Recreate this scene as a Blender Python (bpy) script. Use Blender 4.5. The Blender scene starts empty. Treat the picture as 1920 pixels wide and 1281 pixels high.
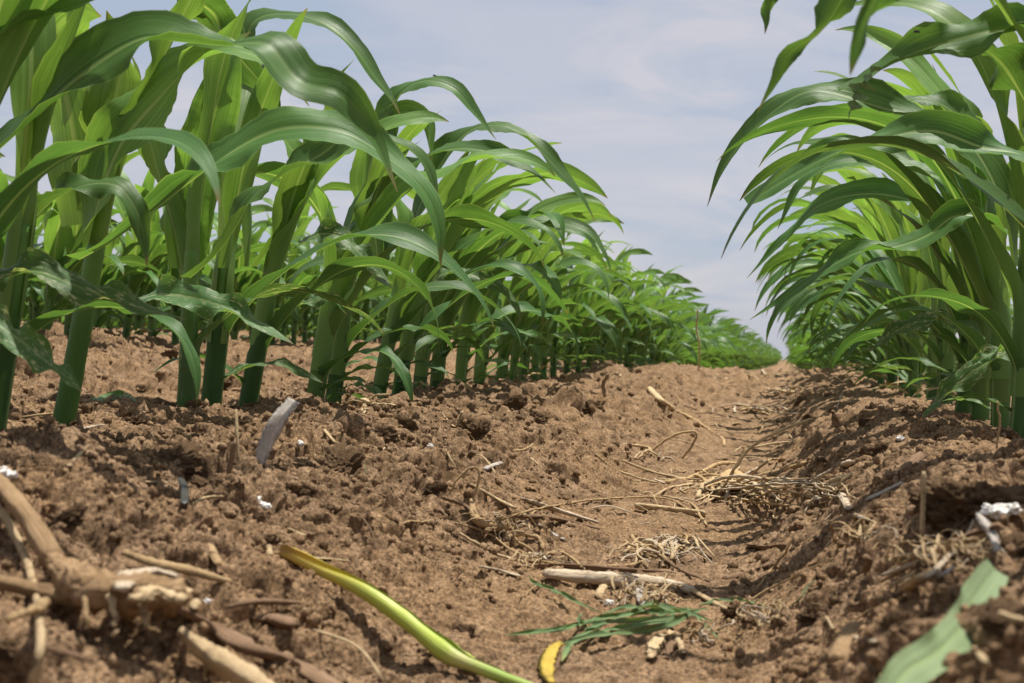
import bpy, math, random
import numpy as np
from mathutils import Vector, Matrix
R = math.radians
scene = bpy.context.scene
COL = scene.collection

# ------------------------------------------------------------------ camera
F, CX, CY = 2600.0, 960.0, 640.5          # focal length and centre in photo pixels (1920 wide)
ROLL = R(2.6)
_a = (1485-CX)*math.cos(ROLL) - (CY-675)*math.sin(ROLL)
_b = (1485-CX)*math.sin(ROLL) + (CY-675)*math.cos(ROLL)
PITCH = -math.atan(_b/F)
YAW = math.atan(_a/F*math.cos(PITCH))
CAM = np.array([0.0, 0.0, 0.28])
fwd = Vector((-math.sin(YAW)*math.cos(PITCH), math.cos(YAW)*math.cos(PITCH), math.sin(PITCH)))
right0 = Vector((math.cos(YAW), math.sin(YAW), 0))
up0 = right0.cross(fwd)
rgt = right0*math.cos(ROLL) + up0*math.sin(ROLL)
upv = -right0*math.sin(ROLL) + up0*math.cos(ROLL)
cd = bpy.data.cameras.new("camera"); cam = bpy.data.objects.new("camera", cd); COL.objects.link(cam)
M = Matrix((rgt, upv, -fwd)).transposed().to_4x4(); M.translation = Vector(CAM)
cam.matrix_world = M
cd.sensor_width = 22.3; cd.lens = 22.3*F/1920; cd.clip_start = 0.02; cd.clip_end = 5000
cd.dof.use_dof = True; cd.dof.focus_distance = 1.75; cd.dof.aperture_fstop = 9.0
scene.camera = cam

# ------------------------------------------------------------------ sun and sky
SUN = Vector((0.15, 0.15, 0.96)).normalized()        # direction towards the sun
ld = bpy.data.lights.new("sun", 'SUN'); ld.energy = 5.0; ld.angle = R(0.55); ld.color = (1.0, 0.955, 0.88)
lo = bpy.data.objects.new("sun", ld); COL.objects.link(lo)
lo.rotation_euler = SUN.to_track_quat('Z', 'Y').to_euler()
world = bpy.data.worlds.new("World"); scene.world = world; world.use_nodes = True
nt = world.node_tree; nt.nodes.clear()
def N(t, typ, **kw):
    n = t.nodes.new(typ)
    for k, v in kw.items():
        if k.startswith('i_'):
            key = k[2:]; key = int(key) if key.isdigit() else key.replace('_', ' ')
            n.inputs[key].default_value = v
        else: setattr(n, k, v)
    return n
sky = N(nt, 'ShaderNodeTexSky', sky_type='NISHITA', sun_disc=False, sun_elevation=math.asin(SUN.z),
        sun_rotation=math.atan2(SUN.x, SUN.y), air_density=1.0, dust_density=1.5, ozone_density=2.0)
tc = N(nt, 'ShaderNodeTexCoord')
mp = N(nt, 'ShaderNodeMapping'); mp.inputs['Scale'].default_value = (1.7, 1.7, 7.5); mp.inputs['Location'].default_value = (3.1, .7, .2)
mp.inputs['Rotation'].default_value = (R(3), R(-4), 0)
cn = N(nt, 'ShaderNodeTexNoise', i_Scale=1.9, i_Detail=6.0, i_Roughness=0.55, i_Distortion=0.5)
cn2 = N(nt, 'ShaderNodeTexNoise', i_Scale=2.6, i_Detail=6.0, i_Roughness=0.6, i_Distortion=0.8)
nt.links.new(tc.outputs['Generated'], mp.inputs['Vector'])
nt.links.new(mp.outputs[0], cn.inputs['Vector']); nt.links.new(mp.outputs[0], cn2.inputs['Vector'])
r1 = N(nt, 'ShaderNodeMapRange', i_1=0.40, i_2=0.60, i_3=0.0, i_4=1.0); nt.links.new(cn.outputs[0], r1.inputs[0])
r2 = N(nt, 'ShaderNodeMapRange', i_1=0.46, i_2=0.66, i_3=0.0, i_4=1.0); nt.links.new(cn2.outputs[0], r2.inputs[0])
bg = N(nt, 'ShaderNodeBackground', i_1=0.1); nt.links.new(sky.outputs[0], bg.inputs[0])
cc = N(nt, 'ShaderNodeMix', data_type='RGBA'); cc.inputs[6].default_value = (2.95, 3.4, 4.2, 1); cc.inputs[7].default_value = (3.75, 3.85, 4.4, 1)
nt.links.new(r1.outputs[0], cc.inputs[0])
cc2 = N(nt, 'ShaderNodeMix', data_type='RGBA'); cc2.inputs[7].default_value = (4.5, 4.3, 4.55, 1)
ml = N(nt, 'ShaderNodeMath', operation='MULTIPLY', i_1=0.9); nt.links.new(r2.outputs[0], ml.inputs[0])
nt.links.new(ml.outputs[0], cc2.inputs[0]); nt.links.new(cc.outputs[2], cc2.inputs[6])
skm = N(nt, 'ShaderNodeMix', data_type='RGBA', i_0=0.88)
nt.links.new(sky.outputs[0], skm.inputs[6]); nt.links.new(cc2.outputs[2], skm.inputs[7])
nt.links.new(skm.outputs[2], bg.inputs[0])
wo = N(nt, 'ShaderNodeOutputWorld'); nt.links.new(bg.outputs[0], wo.inputs[0])
scene.view_settings.view_transform = 'Standard'; scene.view_settings.look = 'None'
scene.view_settings.exposure = 0.55; scene.view_settings.gamma = 1.0
scene.cycles.max_bounces = 8; scene.cycles.use_adaptive_sampling = True

# ------------------------------------------------------------------ helpers: noise
def _hash(ix, iy, iz, seed):
    h = (ix.astype(np.int64)*374761393 + iy.astype(np.int64)*668265263 + iz*2147483647*31 + seed*974634777) & 0xffffffff
    h = ((h ^ (h >> 13))*1274126177) & 0xffffffff
    h = ((h ^ (h >> 15))*2246822519) & 0xffffffff
    return ((h ^ (h >> 16)) & 0xffffff)/float(0x1000000)
def vn2(x, y, seed=0):
    ix = np.floor(x); iy = np.floor(y); fx = x-ix; fy = y-iy
    ux = fx*fx*fx*(fx*(fx*6-15)+10); uy = fy*fy*fy*(fy*(fy*6-15)+10)
    z = 0
    def g(dx, dy):
        a = _hash(ix+dx, iy+dy, z, seed)*2*math.pi
        return np.cos(a)*(fx-dx)+np.sin(a)*(fy-dy)
    a, b, c, d = g(0,0), g(1,0), g(0,1), g(1,1)
    return ((a+(b-a)*ux)*(1-uy)+(c+(d-c)*ux)*uy)*1.5
def fbm2(x, y, o=4, seed=0, g=.5):
    s = 0; a = 1.0; f = 1.0
    for k in range(o):
        s = s + a*vn2(x*f+k*17.3, y*f-k*9.1, seed+k*7); a *= g; f *= 2.03
    return s
def vn3(x, y, z, seed=0):
    ix, iy, iz = np.floor(x), np.floor(y), np.floor(z); fx, fy, fz = x-ix, y-iy, z-iz
    u, v, w = [t*t*(3-2*t) for t in (fx, fy, fz)]
    def h(a, b, c): return _hash(ix+a, iy+b, (iz+c).astype(np.int64), seed)
    x00 = h(0,0,0)*(1-u)+h(1,0,0)*u; x10 = h(0,1,0)*(1-u)+h(1,1,0)*u
    x01 = h(0,0,1)*(1-u)+h(1,0,1)*u; x11 = h(0,1,1)*(1-u)+h(1,1,1)*u
    return ((x00*(1-v)+x10*v)*(1-w)+(x01*(1-v)+x11*v)*w)*2-1
def fbm3(p, f, o=4, seed=0, g=.5):
    s = 0; a = 1.0
    for k in range(o):
        s = s + a*vn3(p[:,0]*f+k*5.1, p[:,1]*f-k*3.7, p[:,2]*f+k*1.9, seed+k); a *= g; f *= 2.07
    return s
def domes(x, y, seed, dens=.85):
    """rounded lumps with creases between, each cell with its own height"""
    ix = np.floor(x); iy = np.floor(y); best = np.zeros_like(x)
    for dx in (-1, 0, 1):
        for dy in (-1, 0, 1):
            cx = ix+dx; cy = iy+dy
            px = cx+.5+(_hash(cx, cy, 1, seed)-.5)*.8; py = cy+.5+(_hash(cx, cy, 2, seed)-.5)*.8
            hh = _hash(cx, cy, 3, seed); rr = .40+.42*_hash(cx, cy, 4, seed)
            an = _hash(cx, cy, 5, seed)*3.14; st = .75+.5*_hash(cx, cy, 6, seed)
            ddx = (x-px)*np.cos(an)+(y-py)*np.sin(an); ddy = -(x-px)*np.sin(an)+(y-py)*np.cos(an)
            q = ((ddx*st)**2+(ddy/st)**2)/(rr*rr)
            v = np.sqrt(np.clip(1-q, 0, 1))*(.25+.75*hh)*(hh < dens)*rr/.6
            best = np.maximum(best, v)
    return best
def sstep(a, b, x):
    t = np.clip((x-a)/(b-a), 0, 1); return t*t*(3-2*t)

# ------------------------------------------------------------------ the bedded soil surface
LROW, RROW, PER = -0.70, 0.26, 0.96
def ground_base(x, y):
    wob = .03*vn2(y*.9+x*0, 3.3+np.round((x-LROW)/PER), 5)
    u = (x-LROW+wob)/PER; u = u-.105*np.sin(np.pi*u)**2      # the furrow lies nearer its right ridge
    s = .5+.5*np.cos(2*np.pi*u)
    inleft = sstep(-1.0, -1.5, x)*.03-.026*np.exp(-((x+.66)/.27)**2)
    shallow = sstep(2.6, 6.0, y)*.93
    drop = sstep(5.8, 9.5, y)*.13-.036*np.exp(-((y-5.6)/1.3)**2)
    return .070+.125*(shallow+(1-shallow)*(.75*sstep(.05, .80, s)+.25*s))*(1+.05*vn2(y*.8, x*.5, 9))+inleft-drop+.010*fbm2(x*3.0, y*3.0, 3, 2)*(.35+s), s
def ground_disp(x, y, s):
    """clods, crumbs and pits, pushed out along the slope's normal"""
    amp = .32+.68*sstep(.12, .50, s+.16*vn2(x*6, y*4, 31)); amp = np.maximum(amp, sstep(3.2, 5.0, y)*.8)*(1-.35*sstep(-.2, .02, x))*(1-.30*np.exp(-((x+.70)/.09)**2)); fade = 1/(1+np.power(y/12.0, 2))
    wx = x+.011*fbm2(x*26, y*26, 3, 41); wy = y+.011*fbm2(x*26+9, y*26, 3, 43)
    d = amp*((.032*domes(wx*9, wy*9, 11, .55)+.022*domes(wx*20, wy*20, 13, .6))*(.6+.8*sstep(-.3, .5, vn2(x*4+7, y*4, 71)))+.011*domes(wx*43+2, wy*43, 17, .8)*fade)
    d = d-.030*amp*sstep(.28, .62, vn2(wx*19, wy*19, 51))-.012*amp*sstep(.25, .6, vn2(wx*47, wy*47, 53))
    d = d+(.30+amp*.70)*(.0065*domes(wx*90, wy*90, 19, .7)-.005*sstep(.25, .6, vn2(x*85, y*85, 55)))*fade
    d = d+(.45+.55*amp)*(.0036*domes(wx*200+3, wy*200, 29, .65)+.0010*fbm2(x*380, y*380, 2, 37))*sstep(4.0, 2.2, y)
    return d
GO = None
def cast(o, d):
    ok, loc, nn, _ = GO.ray_cast(Vector(o), Vector(d)); return (np.array(loc), ok)
def gz(x, y):
    p, ok = cast((x, y, 3.0), (0, 0, -1)); return float(p[2]) if ok else 0.1

# pixel of the photograph -> place in the field
def ray(px, py):
    d = rgt*((px-CX)/F)+upv*((CY-py)/F)+fwd
    return np.array(d)
def P(px, py, Y):                 # point on the upright plane y = Y
    d = ray(px, py); return CAM+d*(Y/d[1])
def rowY(px, py, X):              # distance at which that pixel meets a crop row
    d = ray(px, py); return float(X/d[0]*d[1])
def G(px, py, lift=0.0):          # where that pixel meets the soil (lift: metres back towards the viewer)
    d = ray(px, py); d = d/np.linalg.norm(d); p, ok = cast(CAM, d)
    if not ok: p = CAM+d*30
    return p-d*lift

# ------------------------------------------------------------------ materials
def newmat(name):
    m = bpy.data.materials.new(name); m.use_nodes = True; t = m.node_tree
    for n in list(t.nodes):
        if n.type != 'OUTPUT_MATERIAL' and n.type != 'BSDF_PRINCIPLED': t.nodes.remove(n)
    return m, t, t.nodes['Principled BSDF'], t.nodes['Material Output']
def ramp(t, src, stops):
    r = t.nodes.new('ShaderNodeValToRGB'); e = r.color_ramp.elements
    e[0].position, e[0].color = stops[0][0], (*stops[0][1], 1); e[1].position, e[1].color = stops[-1][0], (*stops[-1][1], 1)
    for p, c in stops[1:-1]:
        k = e.new(p); k.color = (*c, 1)
    t.links.new(src, r.inputs[0]); return r.outputs[0]
def mixc(t, fac, a, b, mode='MIX'):
    n = t.nodes.new('ShaderNodeMix'); n.data_type = 'RGBA'; n.blend_type = mode
    for s, i in ((fac, 0), (a, 6), (b, 7)):
        if hasattr(s, 'is_output') or isinstance(s, bpy.types.NodeSocket): t.links.new(s, n.inputs[i])
        else: n.inputs[i].default_value = s if i == 0 else (*s, 1)
    return n.outputs[2]
def noise(t, vec, scale, detail=4, rough=.55, dist=0):
    n = N(t, 'ShaderNodeTexNoise', i_Scale=scale, i_Detail=float(detail), i_Roughness=rough, i_Distortion=dist)
    if vec is not None: t.links.new(vec, n.inputs['Vector'])
    return n.outputs[0]
def mathn(t, op, a, b=0.0, c=None):
    n = N(t, 'ShaderNodeMath', operation=op)
    for i, s in enumerate((a, b) if c is None else (a, b, c)):
        if isinstance(s, bpy.types.NodeSocket): t.links.new(s, n.inputs[i])
        else: n.inputs[i].default_value = s
    return n.outputs[0]
def bump(t, h, strength, dist, prev=None):
    b = N(t, 'ShaderNodeBump', i_Strength=strength, i_Distance=dist); t.links.new(h, b.inputs['Height'])
    if prev: t.links.new(prev, b.inputs['Normal'])
    return b.outputs[0]

def make_soil(name, obj=False):
    m, t, p, out = newmat(name)
    c = N(t, 'ShaderNodeTexCoord').outputs['Object'] if obj else N(t, 'ShaderNodeNewGeometry').outputs['Position']
    big = noise(t, c, 6.0, 4); mid = noise(t, c, 45.0, 5, .65); fine = noise(t, c, 330.0, 4, .7); grit = noise(t, c, 1100.0, 2, .6)
    col = ramp(t, mid, [(.38, (.128, .080, .045)), (.5, (.210, .134, .077)), (.62, (.290, .192, .115))])
    bigf = N(t, 'ShaderNodeMapRange', i_1=.42, i_2=.62, i_3=0.0, i_4=.5); t.links.new(big, bigf.inputs[0])
    col = mixc(t, bigf.outputs[0], col, (.265, .165, .086))
    k = ramp(t, fine, [(.40, (.52, .50, .47)), (.5, (1, 1, 1)), (.60, (1.40, 1.39, 1.35))])
    col = mixc(t, 1.0, col, k, 'MULTIPLY')
    k2 = ramp(t, grit, [(.40, (.75, .74, .72)), (.5, (1, 1, 1)), (.60, (1.22, 1.22, 1.2))])
    col = mixc(t, 1.0, col, k2, 'MULTIPLY')
    v = N(t, 'ShaderNodeTexVoronoi', i_Scale=260.0, i_Randomness=1.0); t.links.new(c, v.inputs['Vector'])
    sel = ramp(t, v.outputs['Color'], [(.955, (0, 0, 0)), (.965, (1, 1, 1))])
    near = ramp(t, v.outputs['Distance'], [(.22, (1, 1, 1)), (.34, (0, 0, 0))])
    spec = mixc(t, 1.0, sel, near, 'MULTIPLY')
    col = mixc(t, mathn(t, 'MULTIPLY', spec, .75), col, (.62, .50, .38))
    v2 = N(t, 'ShaderNodeTexVoronoi', i_Scale=170.0, i_Randomness=1.0); t.links.new(c, v2.inputs['Vector'])
    sel2 = ramp(t, v2.outputs['Color'], [(.965, (0, 0, 0)), (.972, (1, 1, 1))])
    near2 = ramp(t, v2.outputs['Distance'], [(.2, (1, 1, 1)), (.3, (0, 0, 0))])
    col = mixc(t, mathn(t, 'MULTIPLY', mixc(t, 1.0, sel2, near2, 'MULTIPLY'), .7), col, (.42, .12, .045))
    t.links.new(col, p.inputs['Base Color']); p.inputs['Roughness'].default_value = .93
    p.inputs['Specular IOR Level'].default_value = .12
    b = bump(t, mid, .5, .007); b = bump(t, fine, .75, .0034, b); b = bump(t, grit, .8, .0012, b)
    t.links.new(b, p.inputs['Normal'])
    return m
SOIL = make_soil('brown_soil'); SOILO = make_soil('clod_soil', True)

def make_leaf(name, dark, light, pale, scar=0.0, trans=.42, rough=.38, dry=0.0, holes=False):
    """UV: u across the blade (0..1, midrib .5), v from the base of the sheath to the tip"""
    m, t, p, out = newmat(name)
    uvn = N(t, 'ShaderNodeUVMap'); uvn.uv_map = 'UVMap'; sep = N(t, 'ShaderNodeSeparateXYZ'); t.links.new(uvn.outputs[0], sep.inputs[0])
    u, v = sep.outputs[0], sep.outputs[1]
    info = N(t, 'ShaderNodeObjectInfo').outputs['Random']
    du = mathn(t, 'ABSOLUTE', mathn(t, 'SUBTRACT', u, .5))
    cmb = N(t, 'ShaderNodeCombineXYZ'); t.links.new(mathn(t, 'MULTIPLY', u, 1.0), cmb.inputs[0]); t.links.new(mathn(t, 'MULTIPLY', v, .05), cmb.inputs[1]); t.links.new(info, cmb.inputs[2])
    veins = noise(t, cmb.outputs[0], 60.0, 3, .6)
    cmb2 = N(t, 'ShaderNodeCombineXYZ'); t.links.new(mathn(t, 'MULTIPLY', u, .3), cmb2.inputs[0]); t.links.new(mathn(t, 'MULTIPLY', v, 1.0), cmb2.inputs[1]); t.links.new(info, cmb2.inputs[2])
    patch = noise(t, cmb2.outputs[0], 7.0, 4, .6)
    col = ramp(t, patch, [(.3, dark), (.72, light)])
    vf = N(t, 'ShaderNodeMapRange', i_1=.38, i_2=.64, i_3=0.0, i_4=.42); t.links.new(veins, vf.inputs[0])
    col = mixc(t, vf.outputs[0], col, tuple(min(1, c*1.75+.01) for c in light))
    vb = noise(t, cmb.outputs[0], 17.0, 2, .5); vf2 = N(t, 'ShaderNodeMapRange', i_1=.42, i_2=.6, i_3=.95, i_4=1.04); t.links.new(vb, vf2.inputs[0])
    col = mixc(t, 1.0, col, vf2.outputs[0], 'MULTIPLY')
    # paler towards the sheath and the whorl
    pb = N(t, 'ShaderNodeMapRange', i_1=.16, i_2=.40, i_3=.85, i_4=0.0, interpolation_type='SMOOTHSTEP'); t.links.new(v, pb.inputs[0])
    col = mixc(t, pb.outputs[0], col, pale)
    mr = N(t, 'ShaderNodeMapRange', i_1=.018, i_2=.050, i_3=.75, i_4=0.0, interpolation_type='SMOOTHSTEP'); t.links.new(du, mr.inputs[0])
    fd = N(t, 'ShaderNodeMapRange', i_1=.55, i_2=.95, i_3=1.0, i_4=0.1); t.links.new(v, fd.inputs[0])
    col = mixc(t, mathn(t, 'MULTIPLY', mr.outputs[0], fd.outputs[0]), col, (.30, .42, .15))
    eg = N(t, 'ShaderNodeMapRange', i_1=.482, i_2=.494, i_3=0.0, i_4=.45); t.links.new(du, eg.inputs[0])
    col = mixc(t, eg.outputs[0], col, (.30, .40, .14))
    hue = N(t, 'ShaderNodeHueSaturation'); t.links.new(col, hue.inputs['Color'])
    hue.inputs['Saturation'].default_value = .93
    t.links.new(mathn(t, 'MULTIPLY_ADD', info, .30, .86), hue.inputs['Value'])
    t.links.new(mathn(t, 'MULTIPLY_ADD', info, .014, .494), hue.inputs['Hue'])
    col = hue.outputs[0]
    # brown scorched tip and edge nicks
    tip = N(t, 'ShaderNodeMapRange', i_1=.985, i_2=1.01, i_3=0.0, i_4=.7); t.links.new(mathn(t, 'ADD', v, mathn(t, 'MULTIPLY', patch, .03)), tip.inputs[0])
    col = mixc(t, tip.outputs[0], col, (.22, .13, .05))
    alpha = None
    if scar > 0:
        cs = N(t, 'ShaderNodeCombineXYZ'); t.links.new(mathn(t, 'MULTIPLY', u, 26.0), cs.inputs[0]); t.links.new(mathn(t, 'MULTIPLY', v, 38.0), cs.inputs[1]); t.links.new(mathn(t, 'MULTIPLY', info, 30), cs.inputs[2])
        sc = noise(t, cs.outputs[0], 1.0, 2, .6)
        big = noise(t, cs.outputs[0], .22, 2, .5)
        s2 = mathn(t, 'ADD', sc, mathn(t, 'MULTIPLY', big, .55))
        f = N(t, 'ShaderNodeMapRange', i_1=.98-scar, i_2=1.01-scar, i_3=0.0, i_4=.9); t.links.new(s2, f.inputs[0])
        col = mixc(t, f.outputs[0], col, (.40, .43, .27))
    t.links.new(col, p.inputs['Base Color'])
    p.inputs['Roughness'].default_value = rough; p.inputs['Specular IOR Level'].default_value = .22
    b = bump(t, veins, .4, .0010); t.links.new(b, p.inputs['Normal'])
    tr = N(t, 'ShaderNodeBsdfTranslucent'); 
    tcol = mixc(t, 1.0, col, (1.35, 1.30, .55), 'MULTIPLY'); t.links.new(tcol, tr.inputs['Color'])
    ms = N(t, 'ShaderNodeMixShader', i_0=trans); t.links.new(p.outputs[0], ms.inputs[1]); t.links.new(tr.outputs[0], ms.inputs[2])
    t.links.new(ms.outputs[0], out.inputs['Surface'])
    return m
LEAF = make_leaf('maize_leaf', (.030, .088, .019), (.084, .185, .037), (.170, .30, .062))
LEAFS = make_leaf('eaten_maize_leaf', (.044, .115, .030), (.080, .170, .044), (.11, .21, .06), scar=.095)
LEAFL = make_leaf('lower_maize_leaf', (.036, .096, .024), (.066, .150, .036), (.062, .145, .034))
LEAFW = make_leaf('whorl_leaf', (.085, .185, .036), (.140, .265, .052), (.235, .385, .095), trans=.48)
LEAFC = make_leaf('fallen_leaf', (.17, .25, .11), (.23, .31, .15), (.27, .34, .18), trans=.2, rough=.6)
DRYL = make_leaf('dry_basal_leaf', (.22, .14, .07), (.38, .28, .15), (.30, .26, .12), trans=.25, rough=.7)
LEAFD = make_leaf('wilted_leaf', (.045, .10, .035), (.13, .19, .07), (.24, .25, .08), trans=.2, rough=.6)

def make_stalk():
    m, t, p, out = newmat('maize_stalk')
    c = N(t, 'ShaderNodeTexCoord').outputs['Object']
    sep = N(t, 'ShaderNodeSeparateXYZ'); t.links.new(c, sep.inputs[0])
    mp = N(t, 'ShaderNodeMapping'); mp.inputs['Scale'].default_value = (1, 1, .03); t.links.new(c, mp.inputs[0])
    st = noise(t, mp.outputs[0], 500, 3); pa = noise(t, c, 30, 3)
    zz = N(t, 'ShaderNodeMapRange', i_1=.0, i_2=.16); t.links.new(sep.outputs[2], zz.inputs[0])
    col = ramp(t, zz.outputs[0], [(0, (.070, .075, .030)), (.12, (.040, .095, .018)), (.7, (.055, .130, .024)), (1, (.13, .26, .055))])  # green paling upward; the dark lower part also has canopy shade painted in
    col = mixc(t, mathn(t, 'MULTIPLY', st, .4), col, (.13, .25, .06))
    col = mixc(t, mathn(t, 'MULTIPLY', pa, .3), col, (.03, .09, .02))
    t.links.new(col, p.inputs['Base Color']); p.inputs['Roughness'].default_value = .5; p.inputs['Specular IOR Level'].default_value = .2
    t.links.new(bump(t, st, .3, .0008), p.inputs['Normal'])
    return m
STALK = make_stalk()
def make_fibre(name, c1, c2, c3, rough=.8, sc=1.0):
    m, t, p, out = newmat(name)
    uvn = N(t, 'ShaderNodeUVMap'); uvn.uv_map = 'UVMap'
    mp = N(t, 'ShaderNodeMapping'); mp.inputs['Scale'].default_value = (9, 1.3, 1); t.links.new(uvn.outputs[0], mp.inputs[0])
    c = N(t, 'ShaderNodeTexCoord').outputs['Object']
    g = noise(t, mp.outputs[0], 4.0*sc, 5, .7, .3); pt = noise(t, c, 70.0, 4, .6)
    col = ramp(t, g, [(.28, c1), (.5, c2), (.75, c3)])
    dirt = N(t, 'ShaderNodeMapRange', i_1=.52, i_2=.68, i_3=0.0, i_4=.65); t.links.new(pt, dirt.inputs[0])
    col = mixc(t, dirt.outputs[0], col, (.17, .10, .055))
    t.links.new(col, p.inputs['Base Color']); p.inputs['Roughness'].default_value = rough; p.inputs['Specular IOR Level'].default_value = .1
    b = bump(t, g, .8, .002); b = bump(t, pt, .3, .002, b); t.links.new(b, p.inputs['Normal'])
    return m
STRAW = make_fibre('dry_straw', (.30, .19, .09), (.56, .41, .23), (.74, .60, .40))
PALE = make_fibre('bleached_stalk', (.30, .21, .13), (.56, .45, .32), (.74, .65, .50))
ROOT = make_fibre('dry_root', (.27, .165, .075), (.48, .33, .17), (.62, .46, .27))
CROWN = make_fibre('old_root_crown', (.17, .10, .05), (.36, .23, .12), (.56, .42, .26), sc=2.0)
GREYW = make_fibre('weathered_wood', (.20, .16, .13), (.50, .45, .39), (.72, .67, .60))
BROWNW = make_fibre('brown_husk', (.10, .058, .035), (.24, .15, .09), (.42, .29, .18))
def make_plain(name, stops, rough, sc=40, bs=.5, bd=.003):
    m, t, p, out = newmat(name); c = N(t, 'ShaderNodeTexCoord').outputs['Object']
    n = noise(t, c, sc, 5, .65); t.links.new(ramp(t, n, stops), p.inputs['Base Color']); p.inputs['Roughness'].default_value = rough
    t.links.new(bump(t, n, bs, bd), p.inputs['Normal']); return m
COTTON = make_plain('cotton_lint', [(.38, (.36, .29, .21)), (.5, (.68, .65, .60)), (.62, (.82, .81, .78))], .95, 300, .6, .002)
def make_greenstalk():
    m, t, p, out = newmat('yellowing_stalk')
    uvn = N(t, 'ShaderNodeUVMap'); uvn.uv_map = 'UVMap'; sep = N(t, 'ShaderNodeSeparateXYZ'); t.links.new(uvn.outputs[0], sep.inputs[0])
    mp = N(t, 'ShaderNodeMapping'); mp.inputs['Scale'].default_value = (7, .8, 1); t.links.new(uvn.outputs[0], mp.inputs[0])
    g = noise(t, mp.outputs[0], 5, 4, .6); w = mathn(t, 'ADD', sep.outputs[1], mathn(t, 'MULTIPLY', mathn(t, 'SUBTRACT', g, .5), .28))
    col = ramp(t, w, [(.02, (.34, .20, .07)), (.10, (.52, .36, .06)), (.26, (.50, .42, .05)), (.42, (.38, .46, .045)), (.72, (.34, .44, .05)), (.78, (.47, .46, .16)), (.88, (.26, .40, .05))])
    col = mixc(t, mathn(t, 'MULTIPLY', g, .25), col, (.60, .56, .22))
    t.links.new(col, p.inputs['Base Color']); p.inputs['Roughness'].default_value = .42; p.inputs['Subsurface Weight'].default_value = .0
    t.links.new(bump(t, g, .4, .0015), p.inputs['Normal']); return m
GSTALK = make_greenstalk()
YELL = make_fibre('yellow_stub', (.40, .22, .04), (.58, .42, .07), (.62, .52, .16), .5)
DARK = make_plain('insect_black', [(.3, (.015, .014, .013)), (.7, (.05, .045, .04))], .4)

# ------------------------------------------------------------------ helpers: objects
def mesh_np(name, co, quads, mat, uv=None, smooth=True):
    me = bpy.data.meshes.new(name); co = np.ascontiguousarray(co, np.float32); quads = np.ascontiguousarray(quads, np.int32)
    k = quads.shape[1]
    me.vertices.add(len(co)); me.vertices.foreach_set('co', co.ravel())
    me.loops.add(quads.size); me.loops.foreach_set('vertex_index', quads.ravel())
    me.polygons.add(len(quads)); me.polygons.foreach_set('loop_start', np.arange(0, quads.size, k, dtype=np.int32))
    me.polygons.foreach_set('loop_total', np.full(len(quads), k, np.int32))
    if uv is not None:
        l = me.uv_layers.new(name='UVMap'); l.data.foreach_set('uv', np.ascontiguousarray(uv[quads.ravel()], np.float32).ravel())
    me.polygons.foreach_set('use_smooth', np.full(len(quads), smooth, bool))
    me.update(calc_edges=True); me.validate(); me.materials.append(mat)
    return me
def link(name, me, parent=None, loc=None):
    o = bpy.data.objects.new(name, me); COL.objects.link(o)
    if parent is not None: o.parent = parent
    if loc is not None: o.location = loc
    return o
def tag(o, label=None, cat=None, group=None, kind=None):
    if label: o['label'] = label
    if cat: o['category'] = cat
    if group: o['group'] = group
    if kind: o['kind'] = kind
    return o
def empty(name, loc):
    o = bpy.data.objects.new(name, None); COL.objects.link(o); o.location = loc; o.empty_display_size = .05; return o
def grid_quads(nu, nv, wrap=False):
    i = np.arange(nu-1)[:,None]*nv; j = np.arange(nv if wrap else nv-1)[None]
    j2 = (j+1) % nv
    return np.stack([i+j, i+j2, i+nv+j2, i+nv+j], -1).reshape(-1, 4)
def spline(pts, n):
    p = np.asarray(pts, float)
    if len(p) == 2: t = np.linspace(0, 1, n)[:,None]; return p[0]*(1-t)+p[1]*t
    p = np.vstack([2*p[0]-p[1], p, 2*p[-1]-p[-2]]); m = len(p)-3
    out = []
    for t in np.linspace(0, m-1e-6, max(n*3, 60)):
        i = int(t); f = t-i; a, b, c, d = p[i:i+4]
        out.append(.5*((2*b)+(c-a)*f+(2*a-5*b+4*c-d)*f*f+(3*b-a-3*c+d)*f**3))
    q = np.array(out); l = np.r_[0, np.cumsum(np.linalg.norm(np.diff(q[:,:3], axis=0), axis=1))]
    s = np.linspace(0, l[-1], n); return np.stack([np.interp(s, l, q[:,k]) for k in range(q.shape[1])], 1)
def nrm(v): return v/(np.linalg.norm(v, axis=-1, keepdims=True)+1e-12)

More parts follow.
